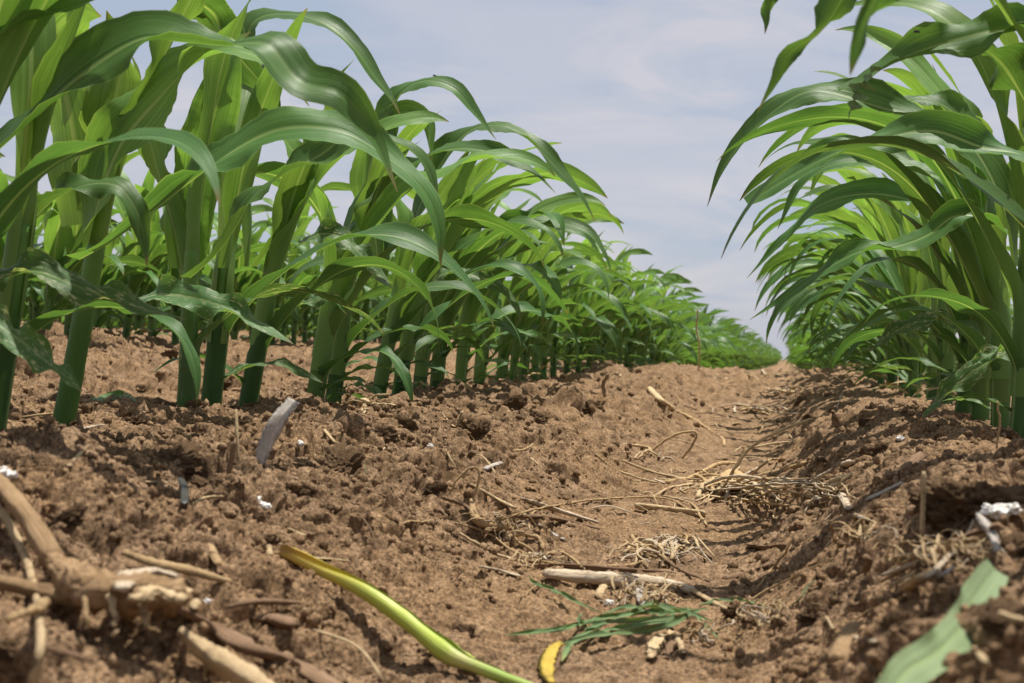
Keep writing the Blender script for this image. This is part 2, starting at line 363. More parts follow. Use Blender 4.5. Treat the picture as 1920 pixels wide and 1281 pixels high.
def ribbon(c, bref, wid, theta, twist, nv=9, ruff=0.0, ruff_n=9, seed=0, thick=0.0, sheath=0.0, tipcut=False, shred=0.0):
    """leaf sheet round a midrib line c (n,3): bref = sideways reference, wid = widths (m), theta = how far the section
    is rolled up (radians), twist = turn about the midrib"""
    n = len(c); T = nrm(np.gradient(c, axis=0))
    B = nrm(bref-T*np.sum(T*bref, 1, keepdims=True)); Nn = np.cross(B, T)
    ct, st = np.cos(twist)[:,None], np.sin(twist)[:,None]
    B, Nn = B*ct+Nn*st, Nn*ct-B*st
    v = np.linspace(-1, 1, nv)[None]; th = np.maximum(theta, .02)[:,None]; w = wid[:,None]
    Rr = w/th; off = Rr*np.sin(th*v/2); up = Rr*(1-np.cos(th*v/2))
    rng = np.random.RandomState(seed); s = np.linspace(0, 1, n)[:,None]
    env = np.sin(np.clip((s-sheath)/(1-sheath+1e-6), 0, 1)*math.pi)**.6
    ph = rng.rand(4)*6.28
    wave = np.where(v > 0, np.sin(s*ruff_n*6.28*.5+ph[0])+.5*np.sin(s*ruff_n*6.28*.83+ph[1]), np.sin(s*ruff_n*6.28*.46+ph[2])+.5*np.sin(s*ruff_n*6.28*.9+ph[3]))
    up = up+ruff*wave*env*np.abs(v)**2.2*(w/(wid.max()+1e-9))
    up = up+.10*ruff*np.sin(s*150+ph[3])*env*np.abs(v)**1.5*(w/(wid.max()+1e-9))
    up = up+.035*w*np.exp(-(v/.12)**2)*-1.0          # midrib stands out below
    co = c[:,None]+B[:,None]*off[...,None]+Nn[:,None]*up[...,None]
    vv = np.linspace(0, 1, n)[:,None]+0*v; uu = (v+1)/2+0*s
    return co.reshape(-1, 3), grid_quads(n, nv), np.stack([uu, vv], -1).reshape(-1, 2)

def tube(c, rad, ns=8, seed=0, rough=0.0, flat=1.0, cap=True):
    c = np.asarray(c, float); n = len(c); T = nrm(np.gradient(c, axis=0))
    ref = np.array([0., 0, 1]) if abs(T[:,2]).mean() < .8 else np.array([1., 0, 0])
    B = nrm(np.cross(T, ref)); Nn = np.cross(B, T)
    a = np.linspace(0, 2*math.pi, ns, endpoint=False)[None]; rad = np.broadcast_to(np.asarray(rad, float), (n,))[:,None]
    rng = np.random.RandomState(seed); prof = 1+rough*(rng.rand(1, ns)-.5)*1.6
    r = rad*prof*(1+rough*(rng.rand(n, ns)-.5)*.7)
    co = c[:,None]+B[:,None]*(r*np.cos(a))[...,None]+Nn[:,None]*(r*np.sin(a)*flat)[...,None]
    co = co.reshape(-1, 3); q = grid_quads(n, ns, True)
    uv = np.stack([np.abs(a/math.pi-1)+0*rad, np.linspace(0, 1, n)[:,None]+0*a], -1).reshape(-1, 2)
    if cap:
        k = len(co); co = np.vstack([co, c[0]-T[0]*rad[0]*.15, c[-1]+T[-1]*rad[-1]*.15])
        uv = np.vstack([uv, [[.5, 0], [.5, 1]]])
        j = np.arange(ns); j2 = (j+1) % ns
        q = np.vstack([q, np.stack([np.full(ns, k), j2, j, np.full(ns, k)], 1)[:0]])
        tri0 = np.stack([j, np.full(ns, k), np.full(ns, k), j2], 1)
        # degenerate-free caps as quads over pairs of sides
        e = np.arange(0, ns, 2)
        q = np.vstack([q, np.stack([np.full(len(e), k), (e+2) % ns, (e+1) % ns, e], 1)])
        b0 = (n-1)*ns
        q = np.vstack([q, np.stack([np.full(len(e), k+1), b0+e, b0+(e+1) % ns, b0+(e+2) % ns], 1)])
    return co, q, uv
class MB:
    """collects pieces into one mesh"""
    def __init__(s): s.c = []; s.q = []; s.u = []; s.n = 0
    def add(s, cqu):
        c, q, u = cqu; s.c.append(c); s.q.append(q+s.n); s.u.append(u); s.n += len(c); return s
    def mesh(s, name, mat): return mesh_np(name, np.vstack(s.c), np.vstack(s.q), mat, np.vstack(s.u))

#@@GROUND
# ------------------------------------------------------------------ ground: one sheet out to the horizon
def build_ground():
    global GO, GCO, GS
    ys = [.38]
    while ys[-1] < 260:
        y = ys[-1]; ys.append(y*(1.0015 if y < 2.4 else 1.003 if y < 5 else 1.006 if y < 10 else 1.012 if y < 30 else 1.06))
    ys = np.array(ys)
    t = np.unique(np.r_[np.linspace(-1.6, -.66, 150), np.linspace(-.66, .20, 820), np.linspace(.20, 1.0, 110)])
    Y, T_ = np.meshgrid(ys, t, indexing='ij'); x, y = (Y*T_).ravel(), Y.ravel()
    z, s = ground_base(x, y); z2, _ = ground_base(x+.004, y)
    n = nrm(np.stack([-(z2-z)/.004, 0*z, 1+0*z], 1))
    d = ground_disp(x, y, s)
    dx = .007*fbm2(x*34+4, y*34, 3, 61); dy = .007*fbm2(x*34-4, y*34+8, 3, 63); k = sstep(.10, .55, s)*sstep(9, 3, y)
    co = np.stack([x+dx*k, y+dy*k, z], 1)+n*d[:,None]
    GCO, GS = co, s
    q = grid_quads(len(ys), len(t))
    # the wide surroundings, lying a little lower, out to the horizon
    gx = np.r_[-3000, -600, -120, np.linspace(-40, 40, 60), 120, 600, 3000]; gy = np.r_[-3000, -600, -60, np.linspace(-20, 80, 40), 300, 1000, 3000]
    GY, GX = np.meshgrid(gy, gx, indexing='ij'); n0 = len(co)
    co2 = np.stack([GX.ravel(), GY.ravel(), np.full(GX.size, -.055)], 1)
    q2 = grid_quads(len(gy), len(gx))+n0
    me = mesh_np('soil_ground', np.vstack([co, co2]), np.vstack([q, q2]), SOIL)
    GO = link('soil_ground', me); bpy.context.view_layer.update()
    tag(GO, 'bedded brown cloddy soil with furrow between the maize rows', None, None, 'structure')
build_ground()

# ------------------------------------------------------------------ maize plants
def leaf_proc(rng, base, az, coll, rs, L, W, e0, e1, lean, n=34, nv=9, ruff=.006, whorl=0.0, pw=1.15):
    ruff *= 1.35; W = W*.80
    """a leaf that wraps the stalk as a sheath up to its collar height, then arches out"""
    dirv = np.array([math.cos(az), math.sin(az), 0.]); up = np.array([0, 0, 1.])
    sh = min(coll, .085); tot = sh+L; s = np.linspace(0, tot, n)
    ax = nrm(np.array([lean[0], lean[1], 1.0]))
    # angle from the vertical along the leaf
    b = np.clip((s-sh)/L, 0, 1); e = np.where(s < sh, 0, e0+(e1-e0)*b**pw)
    e = e*sstep(0, .06, b)
    e = e+.16*np.sin(b*10+rng.rand()*6)*b
    azd = (rng.rand()-.5)*.7*b+.18*np.sin(b*5+rng.rand()*6)*b
    ca, sa = np.cos(azd), np.sin(azd)
    dd = np.stack([dirv[0]*ca-dirv[1]*sa, dirv[0]*sa+dirv[1]*ca, 0*ca], 1)
    T = dd*np.sin(e)[:,None]+ax[None]*np.cos(e)[:,None]
    c = np.vstack([np.zeros(3), np.cumsum((T[1:]+T[:-1])/2*(tot/(n-1)), 0)])
    c = c+np.asarray(base)+ax*(coll-sh)+dirv*rs
    f = b**.8
    wb = np.interp(b, [0, .06, .18, .38, .6, .8, .92, 1], [.95, .90, .96, 1, .93, .62, .32, .02])*W
    wsh = 5.4*rs
    wid = np.where(s < sh, wsh, wb+(wsh-wb)*np.exp(-b/.035))
    th = np.where(s < sh, 5.4, 0)
    k1 = .13+whorl
    th2 = .62+4.7*np.exp(-(b/k1)**1.3)
    th = np.where(s < sh, 5.4, np.minimum(th2, 5.4))
    th = np.minimum(th, wid/np.maximum(rs, .002)) if whorl == 0 else th
    tw = (rng.rand()-.5)*2.3*b**1.5+.42*np.sin(b*9+rng.rand()*6)*b
    bref = np.cross(dd, up)
    return ribbon(c, bref, wid, th, tw, nv, ruff, 5+5*rng.rand(), rng.randint(1e6), sheath=sh/tot)

STAGE = [  # collar height, sheath radius, length, width, e0, e1 (deg), whorl roll, bend
    (.030, .0105, .10, .015, 42, 125, 0, 1.0), (.052, .0115, .17, .024, 36, 130, 0, 1.0), (.080, .0124, .28, .036, 28, 142, 0, 1.2),
    (.112, .0132, .46, .052, 24, 158, 0, 1.5), (.142, .0140, .53, .060, 20, 152, .02, 1.7), (.172, .0150, .57, .068, 16, 146, .04, 1.9),
    (.200, .0150, .53, .070, 11, 125, .08, 2.1), (.222, .0130, .46, .064, 7, 95, .12, 2.2), (.235, .0090, .36, .050, 3, 40, .16, 1.5)]
def stalk_mesh(base, lean, H=.31, r0=.0125, n=26, ns=14, seed=0):
    rng = np.random.RandomState(seed); z = np.linspace(-.03, H, n); ax = np.array([lean[0], lean[1], 1.0])
    ax = ax/np.linalg.norm(ax)
    c = np.asarray(base)+z[:,None]*ax[None]
    r = np.interp(z, [-.03, 0, .02, .2, H], [r0*1.12, r0*1.08, r0, r0*.8, r0*.35])
    for nd in (.02, .06, .11, .17): r = r*(1+.035*np.exp(-((z-nd)/.004)**2))
    return tube(c, r, ns, seed, .03, 1.0, True)
def plant_parts(rng, lean, H=1.0, n=34, nv=9, az0=None, skip=(), spread=.55, comb=None, pc=.6, LL=1.0, WW=1.0):
    """returns [(part name, material, pieces)] standing at the origin"""
    az0 = rng.rand()*1.2-.6 if az0 is None else az0
    out = [('stalk', STALK, stalk_mesh((0, 0, 0), lean, .21*H, .0112*(.9+.2*rng.rand()), n=26 if n > 20 else 8, ns=14 if n > 20 else 6, seed=rng.randint(1e6)))]
    for i, (hc, rs, L, W, e0, e1, wh, pw) in enumerate(STAGE):
        rs *= .9
        if i in skip: continue
        az = az0+math.pi*i+(rng.rand()-.5)*spread*2
        if comb is not None and rng.rand() < pc: az = comb+(rng.rand()-.5)*1.3
        j = 1+.16*(rng.rand()-.5)
        lf = leaf_proc(rng, (0, 0, 0), az, hc*H*(1+.06*(rng.rand()-.5)), rs, L*H*j*(LL if i < 7 else 1), W*WW*(.85+.3*rng.rand()), R(e0*(.8+.5*rng.rand())), R(e1*(.92+.3*rng.rand())),
                       lean, n, nv, .0065 if n > 20 else .005, wh, pw*(.85+.35*rng.rand()))
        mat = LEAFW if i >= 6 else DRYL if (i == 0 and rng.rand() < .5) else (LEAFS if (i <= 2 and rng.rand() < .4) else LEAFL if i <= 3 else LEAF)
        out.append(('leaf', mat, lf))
    return out

GRP = 'young maize plants standing in rows'
def put_plant(parts, loc, label, group=GRP, rz=0.0, sc=1.0):
    root = empty('maize_plant', loc); root.rotation_euler = (0, 0, rz); root.scale = (sc, sc, sc)
    tag(root, label, 'maize plant', group)
    for nm, mat, pc in parts:
        me = pc if isinstance(pc, bpy.types.Mesh) else MB().add(pc).mesh(nm, mat)
        link(nm, me, root)
    return root

rs = np.random.RandomState(11)
# traced leaves: (px, py, dY, twist deg) in photo pixels against the host's own distance
def traced_leaf(root, Y, W, pts, mat=None, th=.7, base=.62, cut=False, ruff=.0095, seed=0, wprof=None, side=1, nv=13, n=60, v0=.30):
    a = np.array([list(P(p[0], p[1], Y+p[2]))+[R(p[3])] for p in pts])
    q = spline(a, n); c, tw = q[:,:3], q[:,3]
    rr_ = np.random.RandomState(seed+900); sg = np.linspace(0, 1, n)
    tw = tw+R(17)*np.sin(sg*(9+5*rr_.rand())+rr_.rand()*6)*np.sin(sg*3.14)
    d = c[-1]-c[0]; d[2] = 0
    if d[0] < -.02: tw = -tw; th = th*1.35; W = W*.86
    if np.linalg.norm(d) < .05: d = np.array([1., 0, 0])
    bref = np.cross(nrm(d), [0, 0, 1.])[None].repeat(n, 0)
    b = np.linspace(0, 1, n)
    prof = wprof or ([0, .2, .42, .65, .85, 1], [base, .92, 1, .86, .48, .02])
    wid = np.interp(b, *prof)*W
    if cut: wid = np.interp(b, [0, .2, .5, .8, .97, 1], [base, .95, 1, .75, .5, .38])*W
    lf = ribbon(c, bref, wid, th*(1-.5*b)+.15, tw, nv, ruff, 6, seed)
    lf[2][:,1] = v0+(1-v0)*lf[2][:,1] if not cut else v0+(.93-v0)*lf[2][:,1]
    lf = (lf[0]-np.array(root.location), lf[1], lf[2])
    link('leaf', MB().add(lf).mesh('leaf', mat or LEAF), root)

LLBL = {}
def row_base(px, py, X):
    Y = rowY(px, py, X); return np.array([X, Y, gz(X, Y)-.006])

# ---- left row, near plants one by one: (base px, py, top lean px/100px up, skip leaves, az0, label)
LEFT = [
 (-150, 770, .10, (0, 1, 2, 4, 5), .3, 'maize plant reaching in from outside the left edge of the frame'),
 (-15, 765, .12, (0, 1, 3, 4, 5, 6), -.3, 'maize plant at the left edge of the frame with dark broad leaves'),
 (118, 758, .16, (0, 1, 2, 3, 4, 5, 6, 7), .2, 'maize plant with pale collar and fat pale stalk, first full stalk from the left'),
 (350, 752, .00, (0, 1, 3, 4, 5, 6, 7), -.2, 'thick straight maize plant behind the big shaded clod'),
 (392, 757, .07, (0, 2, 4, 5, 7), 2.6, 'slimmer maize plant close against the right side of the thick straight one'),
 (462, 735, .14, (0, 2, 4, 5, 6), .1, 'maize plant standing behind the grey wood splinter'),
 (583, 738, .14, (3, 5), -.3, 'maize plant left of a close pair, behind the dry yellow grass tuft'),
 (622, 742, .10, (4, 6), .5, 'maize plant right of a close pair, behind the dry yellow grass tuft'),
 (708, 722, .16, (5, 6), 0., 'maize plant with thick leaning dark green stalk in mid row'),
 (745, 716, .14, (4, 5), .4, 'maize plant touching the thick leaning stalk on its right'),
 (787, 712, .08, (), -.4, 'maize plant in mid row with thin dark stalk, third of a tight trio'),
 (818, 712, .05, (), .2, 'maize plant in mid row just right of the tight trio'),
 (862, 712, .05, (), -.1, 'maize plant behind the low curling blade in mid row'),
 (896, 716, .07, (), .3, 'maize plant behind the soil hump in mid row'),
 (938, 714, .06, (), -.3, 'maize plant with shaded stalk at the end of the sharp part of the left row'),
]
hero = {}
for i, (px, py, ln, skip, az0, lab) in enumerate(LEFT):
    b = row_base(px, py, LROW+.012*math.sin(i*2.3)); rng = np.random.RandomState(100+i)
    parts = plant_parts(rng, (ln, -.02), (.90+.06*rng.rand() if i < 5 else .80+.07*rng.rand()) if i not in (2, 3) else .96, 44, 11, az0, skip, .75, 0.0, .45)
    hero[i] = put_plant(parts, b, lab)
YL = {i: hero[i].location[1] for i in hero}
TL = traced_leaf
#@@TRACED
TL(hero[0], YL[1]-.03, .062, [(-140,420,0,-10),(-40,312,0,-25),(60,220,0,-35),(150,140,0,-45),(260,72,0,-50),(340,75,0,-38),(420,82,0,-35),(500,82,0,-45),(560,150,0,-30),(640,175,0,-50),(700,255,.02,-40),(745,360,.02,-20)], seed=1, th=.9, v0=.4)
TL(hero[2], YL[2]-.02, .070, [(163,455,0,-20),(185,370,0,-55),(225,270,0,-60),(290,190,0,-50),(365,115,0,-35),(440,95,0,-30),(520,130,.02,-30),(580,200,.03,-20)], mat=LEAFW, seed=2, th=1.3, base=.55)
TL(hero[2], YL[2]-.05, .055, [(148,485,0,0),(210,450,-.01,-15),(290,390,-.02,-25),(380,320,-.02,-25),(470,262,-.02,-35),(545,238,-.02,-50),(640,245,-.01,-45),(720,290,0,-30),(790,350,0,-35),(822,420,0,-50),(826,500,0,-40)], seed=3, th=.8)
TL(hero[1], YL[1]+.02, .034, [(10,560,0,-20),(25,480,0,-25),(70,400,0,-30),(140,352,0,-35),(210,345,0,-30),(250,385,0,-40),(268,440,0,-60),(276,500,0,-50)], seed=4, th=.6)
TL(hero[2], YL[2]+.03, .074, [(160,420,0,70),(150,330,0,80),(135,230,0,85),(115,130,0,85),(105,60,0,80),(150,20,-.02,60),(190,30,-.04,30)], mat=LEAFW, seed=5, th=1.0, base=.7)
TL(hero[2], YL[2]+.01, .060, [(178,400,0,-80),(195,290,0,-80),(215,190,0,-85),(225,100,0,-80),(200,20,0,-70)], mat=LEAFW, seed=6, th=1.2)
TL(hero[0], YL[1]-.10, .085, [(-260,200,0,-30),(-150,80,0,-35),(-50,20,0,-40),(40,35,0,-45),(120,15,0,-45),(190,-10,0,-30),(250,-60,0,-30)], seed=7, th=.7, v0=.45)
TL(hero[3], YL[3]+.01, .066, [(352,505,0,-75),(360,400,0,-80),(378,300,0,-85),(405,200,0,-88),(425,130,0,-85),(432,85,.01,-70),(470,60,.02,-50)], mat=LEAFW, seed=8, th=.9, base=.7)
TL(hero[3], YL[3]+.00, .056, [(345,520,0,60),(325,420,0,65),(300,330,0,70),(275,240,0,60),(262,160,0,50),(245,100,0,40)], mat=LEAFW, seed=9, th=1.1, base=.7)
TL(hero[3], YL[3]-.04, .050, [(356,520,0,0),(400,480,-.01,-20),(440,425,-.01,-30),(475,365,-.01,-35),(540,320,-.01,-35),(600,290,0,-45),(660,250,0,-40),(740,262,.01,-30),(800,310,.02,-40),(822,380,.02,-50)], seed=10, th=.8)
TL(hero[3], YL[3]-.10, .036, [(230,575,.02,-20),(290,552,0,-40),(350,556,0,-45),(420,575,0,-40),(480,605,0,-30),(550,645,0,-30)], mat=LEAFS, seed=11, th=.5, v0=.4)
TL(hero[1], YL[1]-.08, .030, [(-90,540,0,-30),(-20,520,0,-40),(60,508,0,-45),(120,525,0,-40),(185,552,0,-30),(260,575,0,-30),(350,600,0,-20)], mat=LEAFS, seed=12, th=.6, v0=.4)
TL(hero[1], YL[1]-.20, .024, [(-60,560,0,-40),(0,610,0,-45),(60,655,0,-45),(110,695,0,-40),(155,735,0,-30)], mat=LEAFS, seed=13, th=.5, v0=.4)
TL(hero[4], YL[4]-.02, .055, [(395,40,.0,-20),(350,-10,-.05,-10),(400,25,0,60),(420,70,0,65),(460,120,0,70),(500,170,0,70),(530,232,0,70)], seed=14, th=.6)
TL(hero[5], YL[5]-.02, .058, [(465,500,0,-20),(470,400,0,-40),(455,250,0,-60),(455,120,0,-60),(475,40,0,-50),(540,25,0,-45),(610,45,0,-35),(665,90,0,-30),(705,145,0,-35),(732,180,0,-40),(750,215,0,-30)], seed=15, th=.9)
TL(hero[5], YL[5]+.00, .045, [(480,500,0,-10),(530,420,0,-20),(570,330,0,-30),(610,230,0,-40),(620,170,0,-40),(665,110,0,-20)], seed=16, th=1.0, mat=LEAFW)
TL(hero[7], YL[7]-.02, .050, [(630,520,0,-20),(650,430,0,-30),(700,350,0,-40),(760,310,0,-45),(840,280,0,-40),(920,285,0,-35),(990,315,0,-30),(1042,362,0,-30)], seed=17, th=.8)
TL(hero[8], YL[8]-.02, .058, [(725,520,0,-20),(735,400,0,-40),(720,290,0,-50),(740,190,0,-50),(790,152,0,-50),(850,165,0,-45),(890,210,0,-35),(930,262,0,-30)], seed=18, th=.9)
TL(hero[9], YL[9]-.02, .055, [(755,510,0,-20),(780,400,0,-30),(830,300,0,-40),(880,245,0,-45),(935,235,0,-40),(990,260,0,-30),(1040,310,0,-30),(1085,360,0,-25),(1117,418,0,-20)], seed=19, th=.8)
TL(hero[12], YL[12]-.02, .046, [(868,540,0,-20),(890,470,0,-30),(930,425,0,-40),(990,415,0,-45),(1050,422,0,-40),(1100,445,0,-35),(1130,490,0,-30)], seed=20, th=.8)
TL(hero[10], YL[10]-.12, .036, [(800,560,.05,-20),(825,515,0,-40),(880,515,0,-45),(930,535,0,-40),(965,570,0,-30),(978,605,0,-30)], mat=LEAFS, seed=21, th=.6)
TL(hero[6], YL[6]-.06, .038, [(560,460,0,-20),(600,438,0,-40),(645,448,0,-45),(690,490,0,-40),(730,530,0,-30)], mat=LEAFS, seed=22, th=.6)
TL(hero[6], YL[6]-.10, .028, [(470,640,.05,-20),(530,590,0,-35),(580,565,0,-40),(625,560,0,-40),(650,590,0,-50)], mat=LEAFS, seed=23, th=.6)
TL(hero[8], YL[8]-.02, .060, [(712,520,0,-60),(700,420,0,-75),(690,330,0,-80),(720,240,0,-80),(760,210,0,-60),(800,230,0,-50),(810,300,0,-30)], seed=24, th=1.1, mat=LEAFW)

# ---- right row
RIGHT = [
 (2420, 860, -.05, .2, 'maize plant outside the right edge whose narrow tip dips in at the very top'),
 (2230, 850, -.05, .3, 'maize plant outside the right edge with a blade hanging in at the top'),
 (2060, 830, -.05, -.2, 'maize plant just outside the right edge with the highest broad arching leaf'),
 (1912, 808, .02, .4, 'right row maize plant standing against the right edge of the frame'),
 (1876, 806, -.04, -.3, 'right row maize plant behind the thin upright root fibre'),
 (1838, 800, .0, .2, 'right row maize plant with low eaten leaves hanging over the soil'),
 (1805, 785, .04, .5, 'right row maize plant fourth from the right edge'),
 (1772, 778, -.03, -.2, 'right row maize plant where the focus starts to soften'),
 (1745, 770, .03, .1, 'soft focused right row maize plant with bright yellow green sheath'),
]
rh = {}
for i, (px, py, ln, az0, lab) in enumerate(RIGHT):
    b = row_base(px, py, RROW+.012*math.sin(i*1.7)); rng = np.random.RandomState(300+i)
    rh[i] = put_plant(plant_parts(rng, (ln, -.02), .88+.08*rng.rand(), 44, 11, az0+math.pi, ((0, 1, 2, 3, 4, 5, 6, 8) if i < 2 else (0, 1, 2, 4, 5, 7)) if i < 3 else ((3, 5, 6) if i == 3 else (3, 6) if i < 6 else (4,)), .6, math.pi, .7, 1, .85), b, lab)
YR = {i: rh[i].location[1] for i in rh}
TL(rh[1], YR[1]-.02, .022, [(1800,-180,0,20),(1720,-170,0,20),(1650,-100,0,40),(1590,-20,0,50),(1540,55,0,50),(1480,100,0,45),(1450,160,0,40),(1420,210,0,30)], seed=31, th=.9, v0=.5)
TL(rh[0], YR[0]-.02, .027, [(1860,-300,0,40),(1760,-200,0,50),(1690,-80,0,60),(1640,0,0,60),(1612,70,0,60),(1594,142,0,60)], seed=32, th=.7, v0=.5)
TL(rh[1], YR[1]+.05, .020, [(1560,-120,0,30),(1490,-110,0,40),(1450,-40,0,60),(1440,10,0,60),(1434,64,0,60)], seed=33, th=.9, v0=.5)
TL(rh[2], YR[2]+.02, .052, [(2080,240,0,-10),(2040,120,0,-30),(1960,62,0,-45),(1880,55,0,-50),(1790,75,0,-50),(1710,100,0,-40),(1650,130,0,-35),(1610,155,0,-30),(1572,170,0,-20)], seed=34, th=1.2, cut=True)
TL(rh[2], YR[2]-.01, .006, [(1650,125,0,20),(1620,150,0,20),(1605,185,0,20),(1588,228,0,20)], seed=35, th=.5, v0=.6, mat=LEAFD)
TL(rh[3], YR[3]+.03, .062, [(1900,500,0,-20),(1880,380,0,-30),(1820,270,0,-40),(1740,225,0,-50),(1650,200,0,-52),(1570,175,0,-35),(1510,172,0,-25),(1450,208,0,-40),(1390,265,0,-45),(1350,325,0,-45),(1326,388,0,-30)], seed=36, th=.8)
TL(rh[3], YR[3]-.10, .052, [(2010,420,0,-10),(1980,330,0,-20),(1920,290,0,-25),(1840,275,0,-45),(1750,245,0,-52),(1660,258,0,-50),(1570,285,0,-50),(1490,325,0,-48),(1400,380,0,-45)], seed=37, th=.7, cut=True, ruff=.009)
TL(rh[4], YR[4]+.02, .050, [(1880,540,0,-20),(1860,420,0,-30),(1800,350,0,-40),(1720,320,0,-45),(1640,305,0,-40),(1560,308,0,-30),(1500,350,0,-40),(1458,430,0,-40)], seed=38, th=.8)
TL(rh[5], YR[5]-.03, .052, [(1850,600,0,-20),(1820,480,0,-35),(1760,400,0,-40),(1680,368,0,-45),(1600,365,0,-40),(1530,388,0,-40),(1480,440,0,-45),(1400,522,0,-30)], seed=39, th=.8)
TL(rh[4], YR[4]-.14, .040, [(1960,420,0,-20),(1900,440,0,-40),(1850,410,0,-30),(1790,405,0,-45),(1740,440,0,-30),(1680,462,0,-35),(1610,472,0,-40),(1530,515,0,-45),(1470,560,0,-45),(1405,600,0,-30)], seed=40, th=.7)
TL(rh[2], YR[2]+.06, .060, [(1960,260,0,20),(1925,190,0,20),(1880,120,0,20),(1830,80,0,20),(1790,60,0,10)], seed=41, th=.8)
TL(rh[3], YR[3]+.12, .052, [(1850,420,0,-30),(1850,300,0,-35),(1800,220,0,-45),(1740,185,0,-45),(1690,190,0,-30),(1640,215,0,-20)], seed=42, th=.8)
TL(rh[4], YR[4]-.20, .034, [(1960,650,0,-20),(1900,655,0,-30),(1850,680,0,-45),(1800,715,0,-50),(1725,785,0,-40)], seed=43, th=.6, mat=LEAFS, v0=.4)
TL(rh[4], YR[4]-.24, .022, [(1960,670,0,-20),(1900,655,0,-35),(1850,668,0,-45),(1812,690,0,-40)], seed=44, th=.6, mat=LEAFS, v0=.4)
TL(rh[5], YR[5]-.05, .040, [(1845,640,0,-20),(1800,610,0,-40),(1740,600,0,-40),(1680,620,0,-45),(1630,660,0,-45)], seed=45, th=.6, mat=LEAFS, v0=.4)

#@@ROWS
# ---- the rest of the rows: twelve kinds of plant, copied with their parts
rng = np.random.RandomState(77)
PROTO = []
for k in range(14):
    r_ = np.random.RandomState(500+k)
    pp = plant_parts(r_, ((r_.rand()-.4)*.14, (r_.rand()-.5)*.08), .92+.12*r_.rand(), 24, 7, (r_.rand()-.5)*1.6+(math.pi if k % 2 else 0), spread=.95, comb=0.0 if k < 7 else math.pi, pc=.15 if k < 7 else .6, LL=.78 if k < 7 else 1, WW=1.12 if k < 7 else .82)
    PROTO.append([(nm, MB().add(pc).mesh(nm, mat)) for nm, mat, pc in pp])
def far_mesh(k):
    mb = MB(); r_ = np.random.RandomState(700+k)
    pp = plant_parts(r_, ((r_.rand()-.4)*.14, (r_.rand()-.5)*.08), .92+.12*r_.rand(), 9, 3, (r_.rand()-.5)*1.2+(math.pi if k % 2 else 0), comb=0.0 if k < 4 else math.pi, pc=.15 if k < 4 else .6, LL=.7 if k < 4 else .9, WW=.9)
    for nm, mat, pc in pp: mb.add(pc)
    return mb
FAR = []
for k in range(8):
    mb = far_mesh(k); FAR.append((np.vstack(mb.c), np.vstack(mb.q), np.vstack(mb.u)))
FARME = [mesh_np('maize_plant', c, q, LEAF, u) for c, q, u in FAR]
spots = []
def in_view(x, y, marg=120):
    v = Vector((x, y, .35))-Vector(CAM); dz = v.dot(fwd)
    if dz < .2: return False
    px = CX+F*v.dot(rgt)/dz; return -marg-260/dz < px < 1920+marg+260/dz
y = YL[14]+.13; ylast = {}
for k, X0 in enumerate([LROW, RROW]+[LROW-PER*i for i in range(1, 16)]+[RROW+PER*i for i in range(1, 4)]):
    if k == 0: y = YL[14]+.12
    elif k == 1: y = YR[8]+.10
    else: y = max(1.2, (abs(X0)-.1)/.70)
    while y < 70:
        xx = X0+(rng.rand()-.5)*.03
        if in_view(xx, y): spots.append((y, xx, k))
        y += ((.105 if k == 0 else .10 if k == 1 else .075)+.07*rng.rand())*(1 if y < 25 else 1.8)
def weight(s):
    y, x, k = s
    if k <= 1: return y
    if X_right(x): return y*3
    return y*1.35+ (2.0 if k > 3 else 0)
def X_right(x): return x > .6
spots.sort(key=weight)
solid = [s for s in spots[:276]]
rest = [s for s in spots[276:] if not (s[2] > 8 and s[0] > 30)]
LB = {0: 'soft focused maize plant further down the left row', 1: 'soft focused maize plant further down the right row',
      2: 'blurred maize plant in the row seen through the left row stalks'}
for i, (y, x, k) in enumerate(solid):
    kk = rng.randint(7)+(7 if x > 0 else 0); ang = (rng.rand()-.5)*.5; sc = .90+.16*rng.rand()
    if k <= 1: sc *= (np.interp(y, [3, 5.5, 8, 10, 20], [.88, .86, .90, 1.04, 1.1]) if k == 0 else np.interp(y, [3, 8, 12, 20], [.96, .92, 1.02, 1.05]))
    if k >= 2: sc *= .80
    gg = gz(x, y)-.006
    lab = LB.get(k, 'blurred maize plant in the field far behind the left row' if x < 0 else 'blurred maize plant in the field beyond the right row')
    if y > 7.5 and k <= 1:
        o = link('maize_plant', FARME[kk % 7 % 4+(4 if x > 0 else 0)]); o.location = (x, y, gg); o.rotation_euler = (0, 0, ang); o.scale = (sc,)*3
        tag(o, 'small distant maize plant near the far end of the '+('left' if k == 0 else 'right')+' row', 'maize plant', GRP+(', far left' if k == 0 else ', far right')); continue
    root = empty('maize_plant', (x, y, gg)); root.rotation_euler = (0, 0, ang); root.scale = (sc,)*3
    tag(root, lab, 'maize plant', GRP+', row %s' % (('left', 'right', 'second to the left')[k] if k < 3 else ('behind' if x < 0 else 'beyond')))
    for nm, me in PROTO[kk]: link(nm, me, root)
CO, Q, U = [], [], []; n0 = 0
for (y, x, k) in rest:
    c, q, u = FAR[rng.randint(4)+(4 if x > 0 else 0)]; a = rng.rand()*1.0-.5; s = .9+.16*rng.rand()
    ca, sa = math.cos(a)*s, math.sin(a)*s
    cc_ = np.stack([c[:,0]*ca-c[:,1]*sa+x, c[:,0]*sa+c[:,1]*ca+y, c[:,2]*s*(1.05 if k <= 1 else .8)+gz(x, y)], 1)
    CO.append(cc_); Q.append(q+n0); U.append(u); n0 += len(c)
tag(link('far_maize', mesh_np('far_maize', np.vstack(CO), np.vstack(Q), LEAF, np.vstack(U))), 'mass of maize far off along and behind the rows', 'maize field', None, 'stuff')
